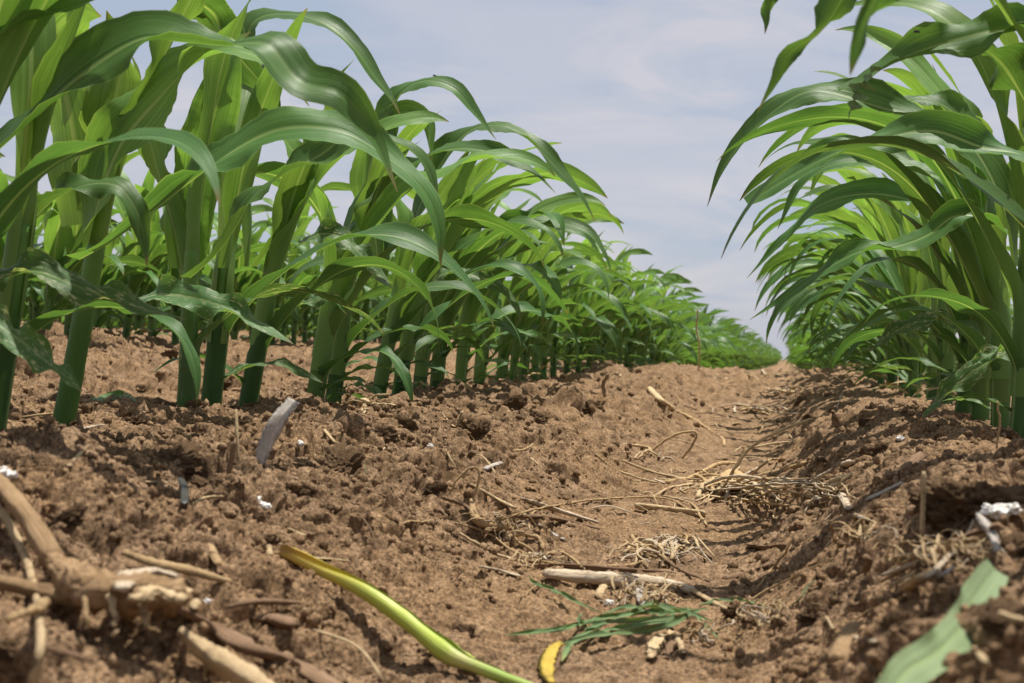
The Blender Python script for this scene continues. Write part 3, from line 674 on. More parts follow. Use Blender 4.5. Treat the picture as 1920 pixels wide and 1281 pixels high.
#@@DEBRIS
import bmesh
def ico(sub):
    bm = bmesh.new(); bmesh.ops.create_icosphere(bm, subdivisions=sub, radius=1.0)
    v = np.array([w.co[:] for w in bm.verts]); f = np.array([[w.index for w in p.verts] for p in bm.faces]); bm.free(); return v, f
V5, F5 = ico(6); V4, F4 = ico(4); V1, F1 = ico(1)
def clod_mesh(seed, fl=.8):
    v = V5*1.0; sd = seed*13
    v = v*(1+.34*fbm3(v+seed*3.1, 1.3, 3, sd)[:,None]*1.2)
    d = 1-np.abs(fbm3(v+seed, 3.2, 3, sd+5)); e = 1-np.abs(fbm3(v+seed, 9.0, 3, sd+9)); g = fbm3(v, 28.0, 2, sd+11)
    v = v*(.62+.22*d+.15*e+.035*g)[:,None]; v[:,2] *= fl
    return mesh_np('soil_clod', v, F5, SOILO)
CL = [clod_mesh(k, .65+.05*(k % 5)) for k in range(7)]
def path(pts, n=24, lift=.004, wig=0.0, seed=0, fit=0.0):
    """(px,py) lies on the soil; (px,py,d) stands upright at the distance of the first point plus d"""
    Y0 = None; out = []
    for p in pts:
        if len(p) == 2: q = G(p[0], p[1], lift); Y0 = q[1] if Y0 is None else Y0
        else:
            if Y0 is None: Y0 = G(p[0], p[1])[1]
            q = P(p[0], p[1], Y0+p[2])
        out.append(q)
    if fit:                            # a stiff sheet: lies on the high spots, not in every dip
        Y = np.array([o[1] for o in out]); t = np.arange(len(Y)); k = np.polyfit(t, Y, 1); Yf = np.polyval(k, t)-fit
        out = [P(p[0], p[1], Yf[i]) for i, p in enumerate(pts)]
    c = spline(out, n)
    if wig:
        r_ = np.random.RandomState(seed); w = np.cumsum(r_.randn(n, 3), 0); w -= np.linspace(0, 1, n)[:,None]*w[-1]; c = c+w*wig
    return c
def rad(c, px):                       # radius that many photo pixels wide at that distance
    return np.asarray(px)*(float(c[:,1].mean())/F)
def stick_geo(pts, r, n=24, flat=1.0, rough=.25, wig=0.0, lift=.004, seed=0, ns=9, taper=None):
    c = path(pts, n, lift, wig, seed)
    rr = rad(c, np.interp(np.linspace(0, 1, n), np.linspace(0, 1, len(r)), r)) if hasattr(r, '__len__') else rad(c, r)*np.interp(np.linspace(0, 1, n), [0, .05, .95, 1], taper or [.7, 1, 1, .6])
    r_ = np.random.RandomState(seed+5); rr = rr*(1+.12*(r_.rand(n)-.5))
    return tube(c, rr, ns, seed, rough, flat)
def thing1(name, geo, mat, label, cat, group=None):
    c, q, u = geo; o = c.mean(0); o[2] = c[:,2].min()
    ob = link(name, mesh_np(name, c-o, q, mat, u), None, o); return tag(ob, label, cat, group)
def multi(name, label, cat, anchor, parts, group=None):
    """a thing of several parts: (part name, material, geometry)"""
    o = G(*anchor); root = empty(name, o); tag(root, label, cat, group)
    for nm, mat, (c, q, u) in parts: link(nm, mesh_np(nm, c-o, q, mat, u), root)
    return root
S = stick_geo

# ---- lone sticks, chips and fibres
thing1('wood_splinter', S([(484, 868), (500, 826, 0), (518, 790, 0), (548, 750, .01)], [5, 7, 8, 7.5, 6], 40, 2.1, .5, lift=.01, seed=3, ns=14), GREYW, 'grey weathered wood splinter standing tilted on the left bank', 'wood splinter')
thing1('wood_splinter', S([(498, 850, .012), (524, 800, .012), (540, 775, .012), (558, 755, .02)], [2, 3, 4, 3, 2], 20, 1.8, .5, seed=4), GREYW, 'thin grey sliver leaning against the back of the large weathered splinter', 'wood splinter')
LONE = [
 ('stalk_chip', BROWNW, [(428, 888), (434, 860, 0), (440, 828, 0)], 8, .5, 'ragged brown stalk chip standing upright left of the grey splinter', 'stalk chip'),
 ('straw_piece', STRAW, [(446, 862), (445, 820, 0), (443, 768, .01)], 4, .6, 'thin straw standing upright between the clod and the grey splinter', 'straw'),
 ('straw_piece', STRAW, [(128, 874), (145, 856), (166, 834)], 6, .5, 'short light straw leaning on the dark clods at the left', 'straw'),
 ('straw_piece', PALE, [(150, 806), (172, 800), (196, 797)], 5, .5, 'pale flat straw lying in front of the first full maize stalk', 'straw'),
 ('dry_root', ROOT, [(40, 783), (90, 775), (135, 764)], 2.2, 1, 'thin curved dry root left of the first full maize stalk', 'root'),
 ('stalk_chip', BROWNW, [(158, 812), (150, 795, 0), (144, 775, 0)], 6, .6, 'small reddish chip poking up at the left below the maize', 'stalk chip'),
 ('straw_piece', STRAW, [(272, 904), (310, 905), (338, 905)], 3.2, .8, 'short horizontal straw left of the dark husk on the left bank', 'straw'),
 ('husk_scrap', DARK, [(338, 898), (346, 915), (345, 945)], 7, .6, 'dark rotten scrap hanging between two short straws on the left bank', 'husk scrap'),
 ('straw_piece', STRAW, [(362, 946), (385, 934), (420, 932)], 4.2, .8, 'bent pale straw right below the dark scrap on the left bank', 'straw'),
 ('stalk_chip', STRAW, [(540, 992), (555, 998), (570, 1004)], 5, .5, 'small orange chip above the tip of the yellow green stalk', 'stalk chip'),
 ('stalk_chip', STRAW, [(503, 1022), (504, 1032), (506, 1040)], 6, .5, 'small square chip left of the tip of the yellow green stalk', 'stalk chip'),
 ('stalk_chip', ROOT, [(392, 1022), (400, 1040), (410, 1058)], 9, .5, 'blurred rounded chip on the left bank above the root crown', 'stalk chip'),
 ('straw_piece', STRAW, [(585, 1046), (620, 1048), (655, 1052)], 4.5, .4, 'flat dry blade lying behind the yellow green stalk', 'straw'),
 ('dry_root', ROOT, [(520, 858), (560, 868), (592, 862), (590, 850)], 2, 1, 'hair thin root looping on the dark soil right of the grey splinter', 'root'),
 ('dry_root', ROOT, [(616, 868), (608, 850, 0), (603, 832, 0)], 1.8, 1, 'hair thin root rising from the dark soil right of the grey splinter', 'root'),
 ('straw_piece', STRAW, [(608, 806), (616, 816), (628, 830)], 4, .6, 'curled pale straw behind the dark hollow of the left bank', 'straw'),
 ('dry_root', BROWNW, [(1135, 745), (1132, 722, 0), (1140, 700, 0)], 6, .6, 'rusty brown husk standing up on the crest of the left ridge', 'root'),
 ('dry_root', ROOT, [(1030, 700), (1060, 706), (1120, 712)], 2.2, 1, 'thin root lying on the crest beside the rusty husk', 'root'),
 ('dry_root', STRAW, [(1218, 728), (1236, 748), (1262, 768)], 7, .8, 'thick knobby end of an old root on the far slope of the furrow', 'root'),
 ('dry_root', ROOT, [(1262, 768), (1300, 785), (1332, 806), (1355, 822), (1358, 836)], 3, 1, 'long curved root running down the far slope of the furrow', 'root'),
 ('dry_root', ROOT, [(1310, 696), (1312, 650, 0), (1306, 615, 0), (1309, 580, 0)], 1.7, 1, 'thin dry stem standing upright against the distant left maize', 'root'),
 ('dry_root', ROOT, [(1160, 952), (1166, 980, 0), (1185, 1005), (1210, 1036)], 3.2, 1, 'dark twisted root bending down above the lower straw heap', 'root'),
 ('stalk_piece', STRAW, [(1192, 948), (1250, 955), (1322, 963)], 7.5, .8, 'smooth tan stick lying in front of the big root tangle', 'stalk piece'),
 ('stalk_piece', PALE, [(1505, 916), (1545, 893), (1596, 866)], 9, .7, 'thick pale stick right of the big root tangle, the upper of two', 'stalk piece'),
 ('stalk_piece', STRAW, [(1512, 925), (1560, 903), (1584, 892)], 6, .7, 'thin stick lying against the underside of the thick pale stick', 'stalk piece'),
 ('stalk_piece', STRAW, [(1552, 916), (1575, 903), (1602, 887)], 7, .7, 'short frayed stick right of the two pale sticks in the furrow', 'stalk piece'),
 ('wood_splinter', GREYW, [(1625, 938), (1660, 922), (1692, 906)], 7, .6, 'dark grey sliver pointing at the big crumbly clod on the right bank', 'wood splinter'),
 ('wood_splinter', BROWNW, [(1528, 850), (1540, 858), (1548, 866)], 5, .6, 'short dark peg stuck in the furrow behind the pale sticks', 'wood splinter'),
 ('stalk_chip', PALE, [(1577, 926), (1585, 938), (1592, 954)], 8, .45, 'white flat chip standing in the furrow below the pale sticks', 'stalk chip'),
 ('husk_scrap', GREYW, [(1602, 965), (1615, 970), (1628, 974)], 6, .5, 'small frayed grey scrap right of the white flat chip', 'husk scrap'),
 ('stalk_piece', BROWNW, [(1765, 812), (1745, 828), (1722, 858), (1690, 884), (1678, 906)], [6, 10, 9, 8, 4], .8, 'gnarled old root lying up the right bank left of the big clod', 'stalk piece'),
 ('straw_piece', STRAW, [(1728, 1018), (1730, 950, 0), (1732, 884, 0)], 7, .6, 'upright tan stick leaning against the big crumbly clod', 'straw'),
 ('dry_root', ROOT, [(1868, 840), (1876, 795, 0), (1870, 752, 0)], 2, 1, 'hair thin root standing upright below the right maize stalks', 'root'),
 ('dry_root', ROOT, [(1416, 1108), (1452, 1062), (1476, 1035, -.03), (1484, 1012, -.05)], 2.2, 1, 'fine curved root rising from the furrow left of the dark husk', 'root'),
 ('dry_root', ROOT, [(1350, 1160), (1430, 1108), (1535, 1058)], 1.8, 1, 'long hair thin root lying straight across the furrow', 'root'),
 ('wood_splinter', BROWNW, [(1362, 1085), (1410, 1070), (1455, 1057)], 5, .5, 'dark brown splinter half sunk in the furrow', 'wood splinter'),
 ('husk_scrap', BROWNW, [(1405, 1022), (1440, 1026), (1475, 1022)], 9, .4, 'dark curled husk with a black hollow under it', 'husk scrap'),
 ('dry_root', ROOT, [(1586, 1170), (1640, 1140), (1700, 1118), (1770, 1105)], 3, .8, 'long thin root on the right bank below the stalk bundle', 'root'),
 ('wood_splinter', BROWNW, [(1622, 1072), (1628, 1050, -.01), (1618, 1044, -.01)], 7, .8, 'stubby dark root stump pointing up left of the stalk bundle', 'wood splinter'),
 ('wood_splinter', CROWN, [(1572, 1238), (1590, 1205), (1608, 1172)], [18, 24, 24, 16], .6, 'chunky grey brown wood block in the lower right', 'wood splinter'),
 ('husk_scrap', PALE, [(1604, 1196), (1622, 1200), (1640, 1204)], 8, .5, 'pale flake lying right of the chunky wood block', 'husk scrap'),
 ('straw_piece', STRAW, [(1562, 1180), (1554, 1165), (1548, 1156)], 3, .8, 'little curl of straw above the chunky wood block', 'straw'),
 ('straw_piece', STRAW, [(1828, 1215), (1842, 1235), (1856, 1255)], 7, .7, 'short blurred straw right of the fallen green leaf', 'straw'),
 ('straw_piece', STRAW, [(1872, 1150), (1900, 1160), (1935, 1168)], 8, .7, 'blurred straw entering from the right edge', 'straw'),
 ('stalk_piece', ROOT, [(228, 1036), (290, 1058), (350, 1070), (432, 1092)], [8, 13, 12, 8], .8, 'blurred tan stick lying behind the root crown', 'stalk piece'),
 ('stalk_piece', BROWNW, [(425, 1138), (480, 1128), (560, 1130)], [5, 9, 8, 4], .7, 'blurred dull brown stick right of the root crown', 'stalk piece'),
 ('stalk_piece', BROWNW, [(80, 1212), (125, 1225), (172, 1238)], 8, .8, 'blurred reddish stick below the root crown', 'stalk piece'),
 ('husk_scrap', BROWNW, [(478, 1162), (510, 1160), (548, 1172)], [10, 20, 22, 10], .5, 'curled brown husk in the left foreground', 'husk scrap'),
 ('stalk_piece', STRAW, [(335, 1182), (390, 1225), (450, 1262), (520, 1320)], [10, 24, 27, 27], .8, 'thick blurred straw running out of the bottom edge', 'stalk piece'),
 ('wood_splinter', BROWNW, [(330, 1140), (400, 1180), (480, 1218), (560, 1250), (660, 1310)], [18, 26, 24, 26, 26], .5, 'long blurred fibrous wood running from the root crown to the bottom edge', 'wood splinter'),
 ('dry_root', STRAW, [(-30, 920), (20, 985), (48, 1060), (62, 1130), (76, 1210), (58, 1300)], [9, 9, 9, 8, 9, 10], 1, 'blurred pale root bowing down the left edge', 'root'),
 ('dry_root', ROOT, [(975, 1120), (1000, 1104), (1020, 1093)], 1.8, 1, 'tiny root crumb beside the tip of the wilted leaf', 'root'),
 ('straw_piece', PALE, [(900, 1062), (940, 1070), (975, 1080)], 5, .4, 'bleached flake left of the long pale stick', 'straw'),
 ('straw_piece', GREYW, [(1012, 985), (1035, 1000), (1058, 1012)], 3.5, .6, 'two toned thin straw below the split stalk', 'straw'),
 ('husk_scrap', GREYW, [(908, 880), (922, 874), (938, 868)], 6, .6, 'small slate grey scrap above the middle root tangle', 'husk scrap'),
 ('dry_root', ROOT, [(962, 846), (985, 843), (1000, 832)], 2, 1, 'tiny forked root on the slope above the middle tangle', 'root'),
]
for i, (nm, mat, pts, r, fl, lab, cat) in enumerate(LONE):
    rt = cat == 'root'
    lf = .03 if 'bowing down' in lab else (.02 if nm == 'stalk_piece' or 'fibrous' in lab else .011)
    thing1(nm, S(pts, r, 30, fl, .12 if rt else .34, .00035 if rt else 0, lf, 40+i, 8 if rt else 12), mat, lab, cat, {'root': 'loose dry roots', 'straw': 'loose straws', 'stalk chip': 'stalk chips', 'stalk piece': 'pieces of old stalk', 'husk scrap': 'husk scraps', 'wood splinter': 'wood splinters'}[cat])

# ---- tangles
def tangle(rng, cx, cy, sx, sy, n, r=(1.5, 3), up=20):
    out = []
    for k in range(n):
        a = rng.rand()*2*math.pi; l = .45+.75*rng.rand(); x0, y0 = cx+sx*.25*rng.randn(), cy+sy*.3*rng.randn()
        x1, y1 = cx+sx*l*math.cos(a), cy+sy*l*math.sin(a)
        xm, ym = (x0+x1)/2+rng.randn()*sx*.12, (y0+y1)/2-rng.rand()*up
        g0 = G(x0, y0, .014); g1 = G(x1, y1, .014); gm = (g0+g1)/2+np.array([rng.randn()*.008, rng.randn()*.008, .002+rng.rand()*.010])
        c = spline([g0, (g0+gm)/2+rng.randn(3)*.003, gm, (g1+gm)/2+rng.randn(3)*.003, g1], 22); w = np.cumsum(rng.randn(22, 3), 0); w -= np.linspace(0, 1, 22)[:,None]*w[-1]; c = c+w*.0007
        rr = rad(c, r[0]+(r[1]-r[0])*rng.rand()); out.append(('root_fibre', [ROOT, STRAW, STRAW, PALE][rng.randint(4)], tube(c, rr*np.linspace(1.2, .5, 22)*(.8+.4*rng.rand(22)), 7, k, .3, .45+.5*rng.rand())))
    return out
def fib(pts, r, mat=ROOT, nm='root_fibre', fl=1.0, wig=.0004, seed=0, lift=.008): return (nm, mat, S(pts, r, 30, fl, .15, wig, lift, seed, 8))
rg = np.random.RandomState(5)
multi('root_tangle', 'dry root tangle with an arching loop beside a split stalk in mid picture', 'root tangle', (900, 975), [
 fib([(842, 925), (856, 895, 0), (884, 872, 0), (899, 882, 0), (894, 910, 0), (885, 948, 0)], 2.4, seed=1),
 fib([(745, 978), (820, 975), (880, 985), (925, 1003), (960, 1030), (1005, 1050)], 2.2, seed=2),
 fib([(935, 975), (985, 960), (1040, 947), (1100, 939), (1180, 933), (1250, 936), (1312, 968)], 2.2, seed=3, lift=.02),
 fib([(828, 930), (868, 945), (893, 968)], 4, BROWNW, seed=4), fib([(884, 940), (896, 975), (925, 988), (965, 992)], [5, 9, 8, 3], ROOT, 'root_crown', seed=5),
 fib([(945, 1012), (980, 1004), (1010, 1012), (1018, 1032)], 4, seed=6), fib([(960, 965), (985, 975), (1005, 958), (1020, 940)], 2, seed=7),
 fib([(895, 935), (888, 960, -.01), (905, 1005)], 1.2, seed=8), fib([(940, 990), (990, 1030), (1060, 1062)], 3, seed=9)]+tangle(rg, 930, 985, 80, 30, 16, (1.2, 3), 12), 'root tangles')
multi('split_stalk', 'bleached split stalk lying right of the middle root tangle', 'stalk piece', (1040, 965), [
 ('stalk_half', PALE, S([(978, 935), (1040, 955), (1122, 980)], [5, 9, 8, 5], 30, .5, .4, 0, .022, 12, 12)),
 ('stalk_half', BROWNW, S([(930, 972), (1000, 968), (1060, 976), (1125, 992)], [3, 7, 7, 3], 30, .6, .4, 0, .012, 13, 12)),
 ('stalk_half', STRAW, S([(882, 908), (930, 935), (965, 952)], [3, 5, 5], 30, .7, .3, 0, .015, 14, 10))], 'pieces of old stalk')
multi('root_tangle', 'largest straw and root tangle lying in the bottom of the furrow', 'root tangle', (1370, 915), [
 fib([(1345, 935), (1378, 880, -.02), (1410, 838, -.02), (1455, 810, -.02), (1526, 785, -.02)], 2.6, STRAW, seed=21, wig=.0006),
 fib([(1362, 915), (1392, 852, -.03), (1432, 835, -.03), (1480, 829, -.03)], 2.2, STRAW, seed=22),
 fib([(1398, 900), (1440, 862, -.02), (1465, 860)], 2, seed=23), fib([(1420, 892), (1470, 880), (1512, 868)], 4, seed=24),
 fib([(1165, 862), (1250, 892), (1340, 905), (1380, 912)], 2.4, STRAW, seed=25), fib([(1242, 930), (1290, 942), (1325, 985)], 2.4, seed=26),
 fib([(1250, 905), (1300, 895), (1345, 870), (1385, 870)], 4, seed=27), fib([(1300, 960), (1350, 935), (1420, 945), (1500, 952)], 2.6, seed=28),
 ('root_crown', ROOT, S([(1350, 905), (1375, 895), (1402, 905)], [10, 17, 10], 24, .8, .5, 0, .015, 29, 12)),
 ('root_crown', BROWNW, S([(1375, 915), (1392, 908), (1405, 915)], [6, 12, 6], 20, .8, .5, 0, .02, 30, 12))]+tangle(rg, 1380, 912, 175, 38, 52, (1.6, 4.2), 22), 'root tangles')
multi('root_tangle', 'two wiry roots bent like an angle standing behind the big tangle', 'root tangle', (1240, 850), [
 fib([(1165, 832), (1215, 838), (1222, 852)], 2.4, STRAW, seed=31), fib([(1218, 848), (1258, 820, 0), (1304, 811, 0), (1300, 835, 0), (1272, 868, 0)], 2.4, seed=32),
 fib([(1116, 851), (1160, 882), (1232, 905)], 2.2, STRAW, seed=33)]+tangle(rg, 1225, 850, 50, 16, 5, (1.2, 2.2), 8), 'root tangles')
multi('root_tangle', 'low frizzy tangle of chopped straw around the long pale stick', 'root tangle', (1210, 1060), [
 fib([(862, 1000), (930, 1035), (1000, 1064)], 3, STRAW, seed=41), fib([(1020, 1038), (1060, 1036), (1092, 1064)], 3, seed=42), fib([(1096, 1060), (1100, 1085), (1110, 1106)], 2, BROWNW, seed=43),
 fib([(1140, 1062), (1195, 1055), (1235, 1040)], 2.6, seed=44), fib([(1160, 1122), (1170, 1105), (1200, 1092)], 2.4, STRAW, seed=45), fib([(1230, 1040), (1290, 1075), (1330, 1090)], 3, BROWNW, seed=46)]
 +tangle(rg, 1245, 1035, 105, 34, 34, (1.4, 4.0), 16)+tangle(rg, 1215, 1118, 95, 26, 24, (1.4, 3.6), 10), 'root tangles')
multi('root_tangle', 'dark hairy root stub in the furrow right of the wilted leaf', 'root tangle', (1440, 1165), tangle(rg, 1440, 1165, 55, 20, 16, (1.2, 2.8), 10)+[fib([(1400, 1165), (1430, 1160), (1470, 1170)], [5, 12, 6], BROWNW, 'root_crown', seed=50)], 'root tangles')
thing1('stalk_piece', S([(1022, 1076), (1080, 1082), (1160, 1088), (1230, 1092), (1300, 1108)], [9, 13, 13, 12, 8], 40, .85, .3, 0, .022, 61, 14), PALE, 'long pale smooth stick above the wilted green leaf', 'stalk piece', 'pieces of old stalk')
thing1('stalk_piece', S([(962, 1062), (1050, 1060), (1140, 1066), (1260, 1074)], [3, 6, 7, 4], 40, .7, .4, 0, .012, 62, 12), BROWNW, 'reddish brown stick lying along the back of the long pale one', 'stalk piece', 'pieces of old stalk')
thing1('stalk_piece', S([(1290, 1102), (1330, 1125), (1370, 1145), (1402, 1160)], [6, 6, 5, 4], 30, .8, .35, 0, .014, 63, 12), STRAW, 'brown stick slanting down from the right end of the long pale one', 'stalk piece', 'pieces of old stalk')
thing1('stalk_chip', S([(1130, 1128), (1124, 1115), (1132, 1098)], 9, 20, .5, .4, 0, .016, 64, 12), STRAW, 'short square chip leaning on the long pale stick from below', 'stalk chip', 'stalk chips')
thing1('stalk_chip', S([(1196, 1105), (1200, 1120), (1206, 1135)], 8, 20, .5, .5, 0, .016, 65, 12), GREYW, 'small grey chip under the long pale stick', 'stalk chip', 'stalk chips')
multi('husk_scrap', 'crumpled tan husk right of the wilted leaf with dark hollows beneath', 'husk scrap', (1245, 1215), [
 ('husk_flap', STRAW, S([(1222, 1232), (1236, 1200), (1262, 1185)], [6, 12, 8], 24, .3, .8, .0008, .012, 71, 12)),
 ('husk_flap', BROWNW, S([(1250, 1228), (1262, 1205), (1274, 1188)], [3, 8, 5], 24, .3, .8, .0008, .010, 72, 12)),
 ('husk_flap', STRAW, S([(1280, 1230), (1276, 1208), (1268, 1190)], [3, 7, 5], 24, .3, .8, .0008, .010, 73, 12))], 'husk scraps')
# stalk bundle on the right bank
for cx_, cy_, sx_, sy_, n_, lab_ in [(1010, 1052, 75, 16, 12, 'thin scatter of roots left of the long pale stick'), (1540, 935, 85, 24, 16, 'loose straw mat right of the biggest tangle'),
        (1420, 770, 75, 12, 16, 'soft focused straw mat on the far floor of the furrow'), (1480, 735, 60, 7, 12, 'blurred straw mat near the crest of the furrow'),
        (1330, 1190, 60, 20, 10, 'fine root scraps in front of the wilted seedling'), (1610, 1010, 60, 20, 10, 'sparse roots on the right bank left of the stalk bundle')]:
    multi('root_tangle', lab_, 'root tangle', (cx_, cy_), tangle(rg, cx_, cy_, sx_, sy_, n_, (1.2, 3.2), 9), 'root tangles')
bp = []
for k, (a, b, r, m) in enumerate([((1652, 1092), (1850, 1002), 9, STRAW), ((1655, 1080), (1800, 1020), 8, PALE), ((1668, 1100), (1840, 1020), 8, STRAW), ((1690, 1060), (1830, 1012), 9, ROOT),
                                 ((1700, 1110), (1790, 1062), 6, GREYW), ((1690, 1105), (1760, 1070), 12, STRAW), ((1760, 1035), (1870, 985), 8, BROWNW)]):
    mx, my = (a[0]+b[0])/2+rg.randn()*6, (a[1]+b[1])/2-4+rg.randn()*5
    bp.append(('stalk_strip', m, S([a, (mx, my), b], [r*.5, r, r, r*.6], 30, .6, .5, .0002, .02+.008*k, 80+k, 12)))
bp.append(('stalk_strip', GREYW, S([(1832, 962), (1850, 985), (1862, 1005), (1870, 1032)], [5, 10, 9, 6], 24, .5, .4, 0, .05, 90, 12)))
bp.append(('stalk_strip', PALE, S([(1826, 975), (1808, 1010), (1770, 1050), (1735, 1085), (1680, 1112)], [3, 6, 6, 4, 2], 30, .4, .4, 0, .06, 91, 12)))
bp += tangle(rg, 1770, 1045, 100, 40, 34, (1.3, 3.4), 14)
multi('stalk_bundle', 'bundle of split pale stalk strips on the right bank below the big clod', 'stalk bundle', (1760, 1050), bp)
multi('root_tangle', 'dry yellow grass tuft at the foot of the close pair of maize stalks', 'root tangle', (682, 762), [
 fib([(682, 757), (700, 742, 0), (732, 740, 0)], 2.2, STRAW, 'grass_blade', seed=101), fib([(682, 757), (662, 752, 0), (640, 764)], 3, STRAW, 'grass_blade', .5, seed=102), fib([(684, 758), (712, 758), (742, 760)], 3.5, STRAW, 'grass_blade', .5, seed=103),
 fib([(682, 757), (676, 768), (668, 776)], 3, STRAW, 'grass_blade', .5, seed=104), fib([(684, 757), (686, 768), (680, 778)], 2.6, STRAW, 'grass_blade', .5, seed=105), ('root_crown', STRAW, S([(674, 756), (682, 752), (692, 756)], [5, 8, 5], 16, .8, .3, 0, .01, 106, 10))], 'root tangles')
multi('root_tangle', 'small forked dry leaf standing on the slope right of the yellow grass tuft', 'root tangle', (858, 798), [
 fib([(856, 802), (840, 788, 0), (828, 772, 0)], 4, STRAW, 'grass_blade', .4, seed=111), fib([(856, 802), (858, 785, 0), (868, 772, 0)], 6, STRAW, 'grass_blade', .4, seed=112), fib([(858, 795), (870, 808), (884, 832)], 2.4, BROWNW, 'grass_blade', .8, seed=113)], 'root tangles')
# root crown of last year's plant, bottom left
rcn = S([(95, 1050), (150, 1098), (220, 1112), (285, 1108), (335, 1118)], [18, 27, 36, 42, 32], 60, .75, .42, 0, .045, 121, 22)
a_ = np.linspace(0, 1, 60)[:,None].repeat(22, 1).ravel(); cen = rcn[0][:-2].reshape(60, 22, 3).mean(1, keepdims=True)
rcn[0][:-2] = (cen+(rcn[0][:-2].reshape(60, 22, 3)-cen)*(1+.09*np.sin(a_.reshape(60, 22, 1)*70)+.38*fbm3(rcn[0][:-2], 150.0, 4, 3).reshape(60, 22, 1))).reshape(-1, 3)
multi('old_plant_root', 'knotty ringed root crown of an old plant, blurred in the lower left corner', 'root crown', (200, 1130), [
 ('crown', CROWN, rcn),
 ('root_fibre', ROOT, S([(120, 1070), (150, 1120), (165, 1165)], [10, 8, 4], 24, .9, .3, .0008, .05, 161)), ('root_fibre', STRAW, S([(200, 1120), (215, 1160), (212, 1190)], [8, 6, 3], 24, .9, .3, .0008, .05, 162)),
 ('root_fibre', ROOT, S([(265, 1125), (280, 1160), (300, 1185)], [9, 7, 3], 24, .9, .3, .0008, .05, 163)), ('root_fibre', ROOT, S([(90, 1130), (60, 1160), (10, 1165)], [12, 10, 8], 24, .9, .3, .0008, .04, 164)), ('root_fibre', STRAW, S([(320, 1100), (350, 1112), (372, 1140)], [12, 8, 3], 24, .5, .5, .0006, .06, 165)), ('root_arm', CROWN, S([(-30, 870), (20, 930), (60, 985), (100, 1052)], [12, 15, 18, 24], 34, .9, .2, 0, .045, 122, 14)),
 ('root_arm', CROWN, S([(-30, 1085), (60, 1105), (130, 1120), (190, 1125)], [14, 17, 20, 26], 34, .9, .2, 0, .03, 123, 14)),
 ('husk_flap', PALE, S([(225, 1100), (262, 1078), (300, 1070), (332, 1082)], [14, 26, 30, 16], 30, .35, .4, .0005, .075, 124, 16)),
 ('husk_flap', STRAW, S([(250, 1120), (300, 1110), (345, 1125)], [14, 24, 18], 30, .4, .5, .0005, .07, 125, 16))])

# ---- yellowing green stalk, cut leaf, wilted leaf
gs = path([(524, 1030), (560, 1044), (610, 1072), (680, 1110), (760, 1168), (830, 1222), (900, 1256), (1000, 1296)], 60, 0, fit=.03)
gr = rad(gs, np.interp(np.linspace(0, 1, 60), [0, .04, .12, .3, .6, .70, .76, .80, 1], [5, 13, 16, 17, 19, 26, 20, 14, 11]))
gr = gr*(1+.10*vn2(np.arange(60)*.35, np.arange(60)*0+.5, 3)*.5)
gd = gs[-1]-gs[0]; gd[2] = 0; gbr = np.cross(nrm(gd), [0, 0, 1.])[None].repeat(60, 0)
gsl = np.linspace(0, 1, 60); gp = ribbon(gs+np.array([0, 0, -1.])*gr[:,None]*.6, gbr, gr*4.7, np.interp(gsl, [0, .1, .8, 1], [3.6, 5.2, 5.6, 4.5]), np.interp(gsl, [0, .25, .5, .75, 1], [-.9, -.3, .35, -.1, .5]), 22, .0004, 5, 5)
root = multi('green_stalk', 'yellow green broken maize stalk lying diagonally in the foreground', 'maize stalk', (700, 1140), [('stalk', GSTALK, gp),
 ('sheath_flap', GSTALK, S([(800, 1196), (835, 1215), (870, 1232), (905, 1258)], [10, 22, 14, 3], 24, .35, .3, 0, .028, 131, 12))])
def lying_leaf(pts, W, mat, lab, lift=.02, cut=True, twist=None, ruff=.006, seed=0, th=.5, v0=.3, prof=None, n=50, fit=0.0):
    c = path(pts, n, lift, fit=fit); d = c[-1]-c[0]; d[2] = 0
    bref = np.cross(nrm(d), [0, 0, 1.])[None].repeat(n, 0); b = np.linspace(0, 1, n)
    wid = W*np.interp(b, *(prof or ([0, .03, .5, .95, 1], [.7, .9, 1, .9, .75])))
    tw = R(1)*np.interp(b, np.linspace(0, 1, len(twist)), twist) if twist else 0*b
    lf = ribbon(c, bref, wid, 0*b+th, tw, 15, ruff, 7, seed); lf[2][:,1] = v0+(.93-v0)*lf[2][:,1]; return lf
thing1('fallen_leaf', lying_leaf([(1655, 1330), (1700, 1262), (1760, 1222), (1800, 1180), (1822, 1130), (1868, 1068)], .0165, LEAFC, '', .0, fit=.05, twist=[-38, -42, -35, -48, -40], seed=4, th=.9, ruff=.0016), LEAFC, 'torn pale green leaf strip lying in the lower right corner', 'leaf')
thing1('fallen_leaf', lying_leaf([(160, 764), (195, 746), (228, 742), (256, 752)], .013, LEAFS, '', .012, twist=[-20, -30, -20], seed=5, ruff=.003, prof=([0, .3, .7, 1], [.3, 1, .9, .1])), LEAFS, 'small drooping blade on the soil between the two nearest full stalks', 'leaf')
wl = []
rw = np.random.RandomState(21)
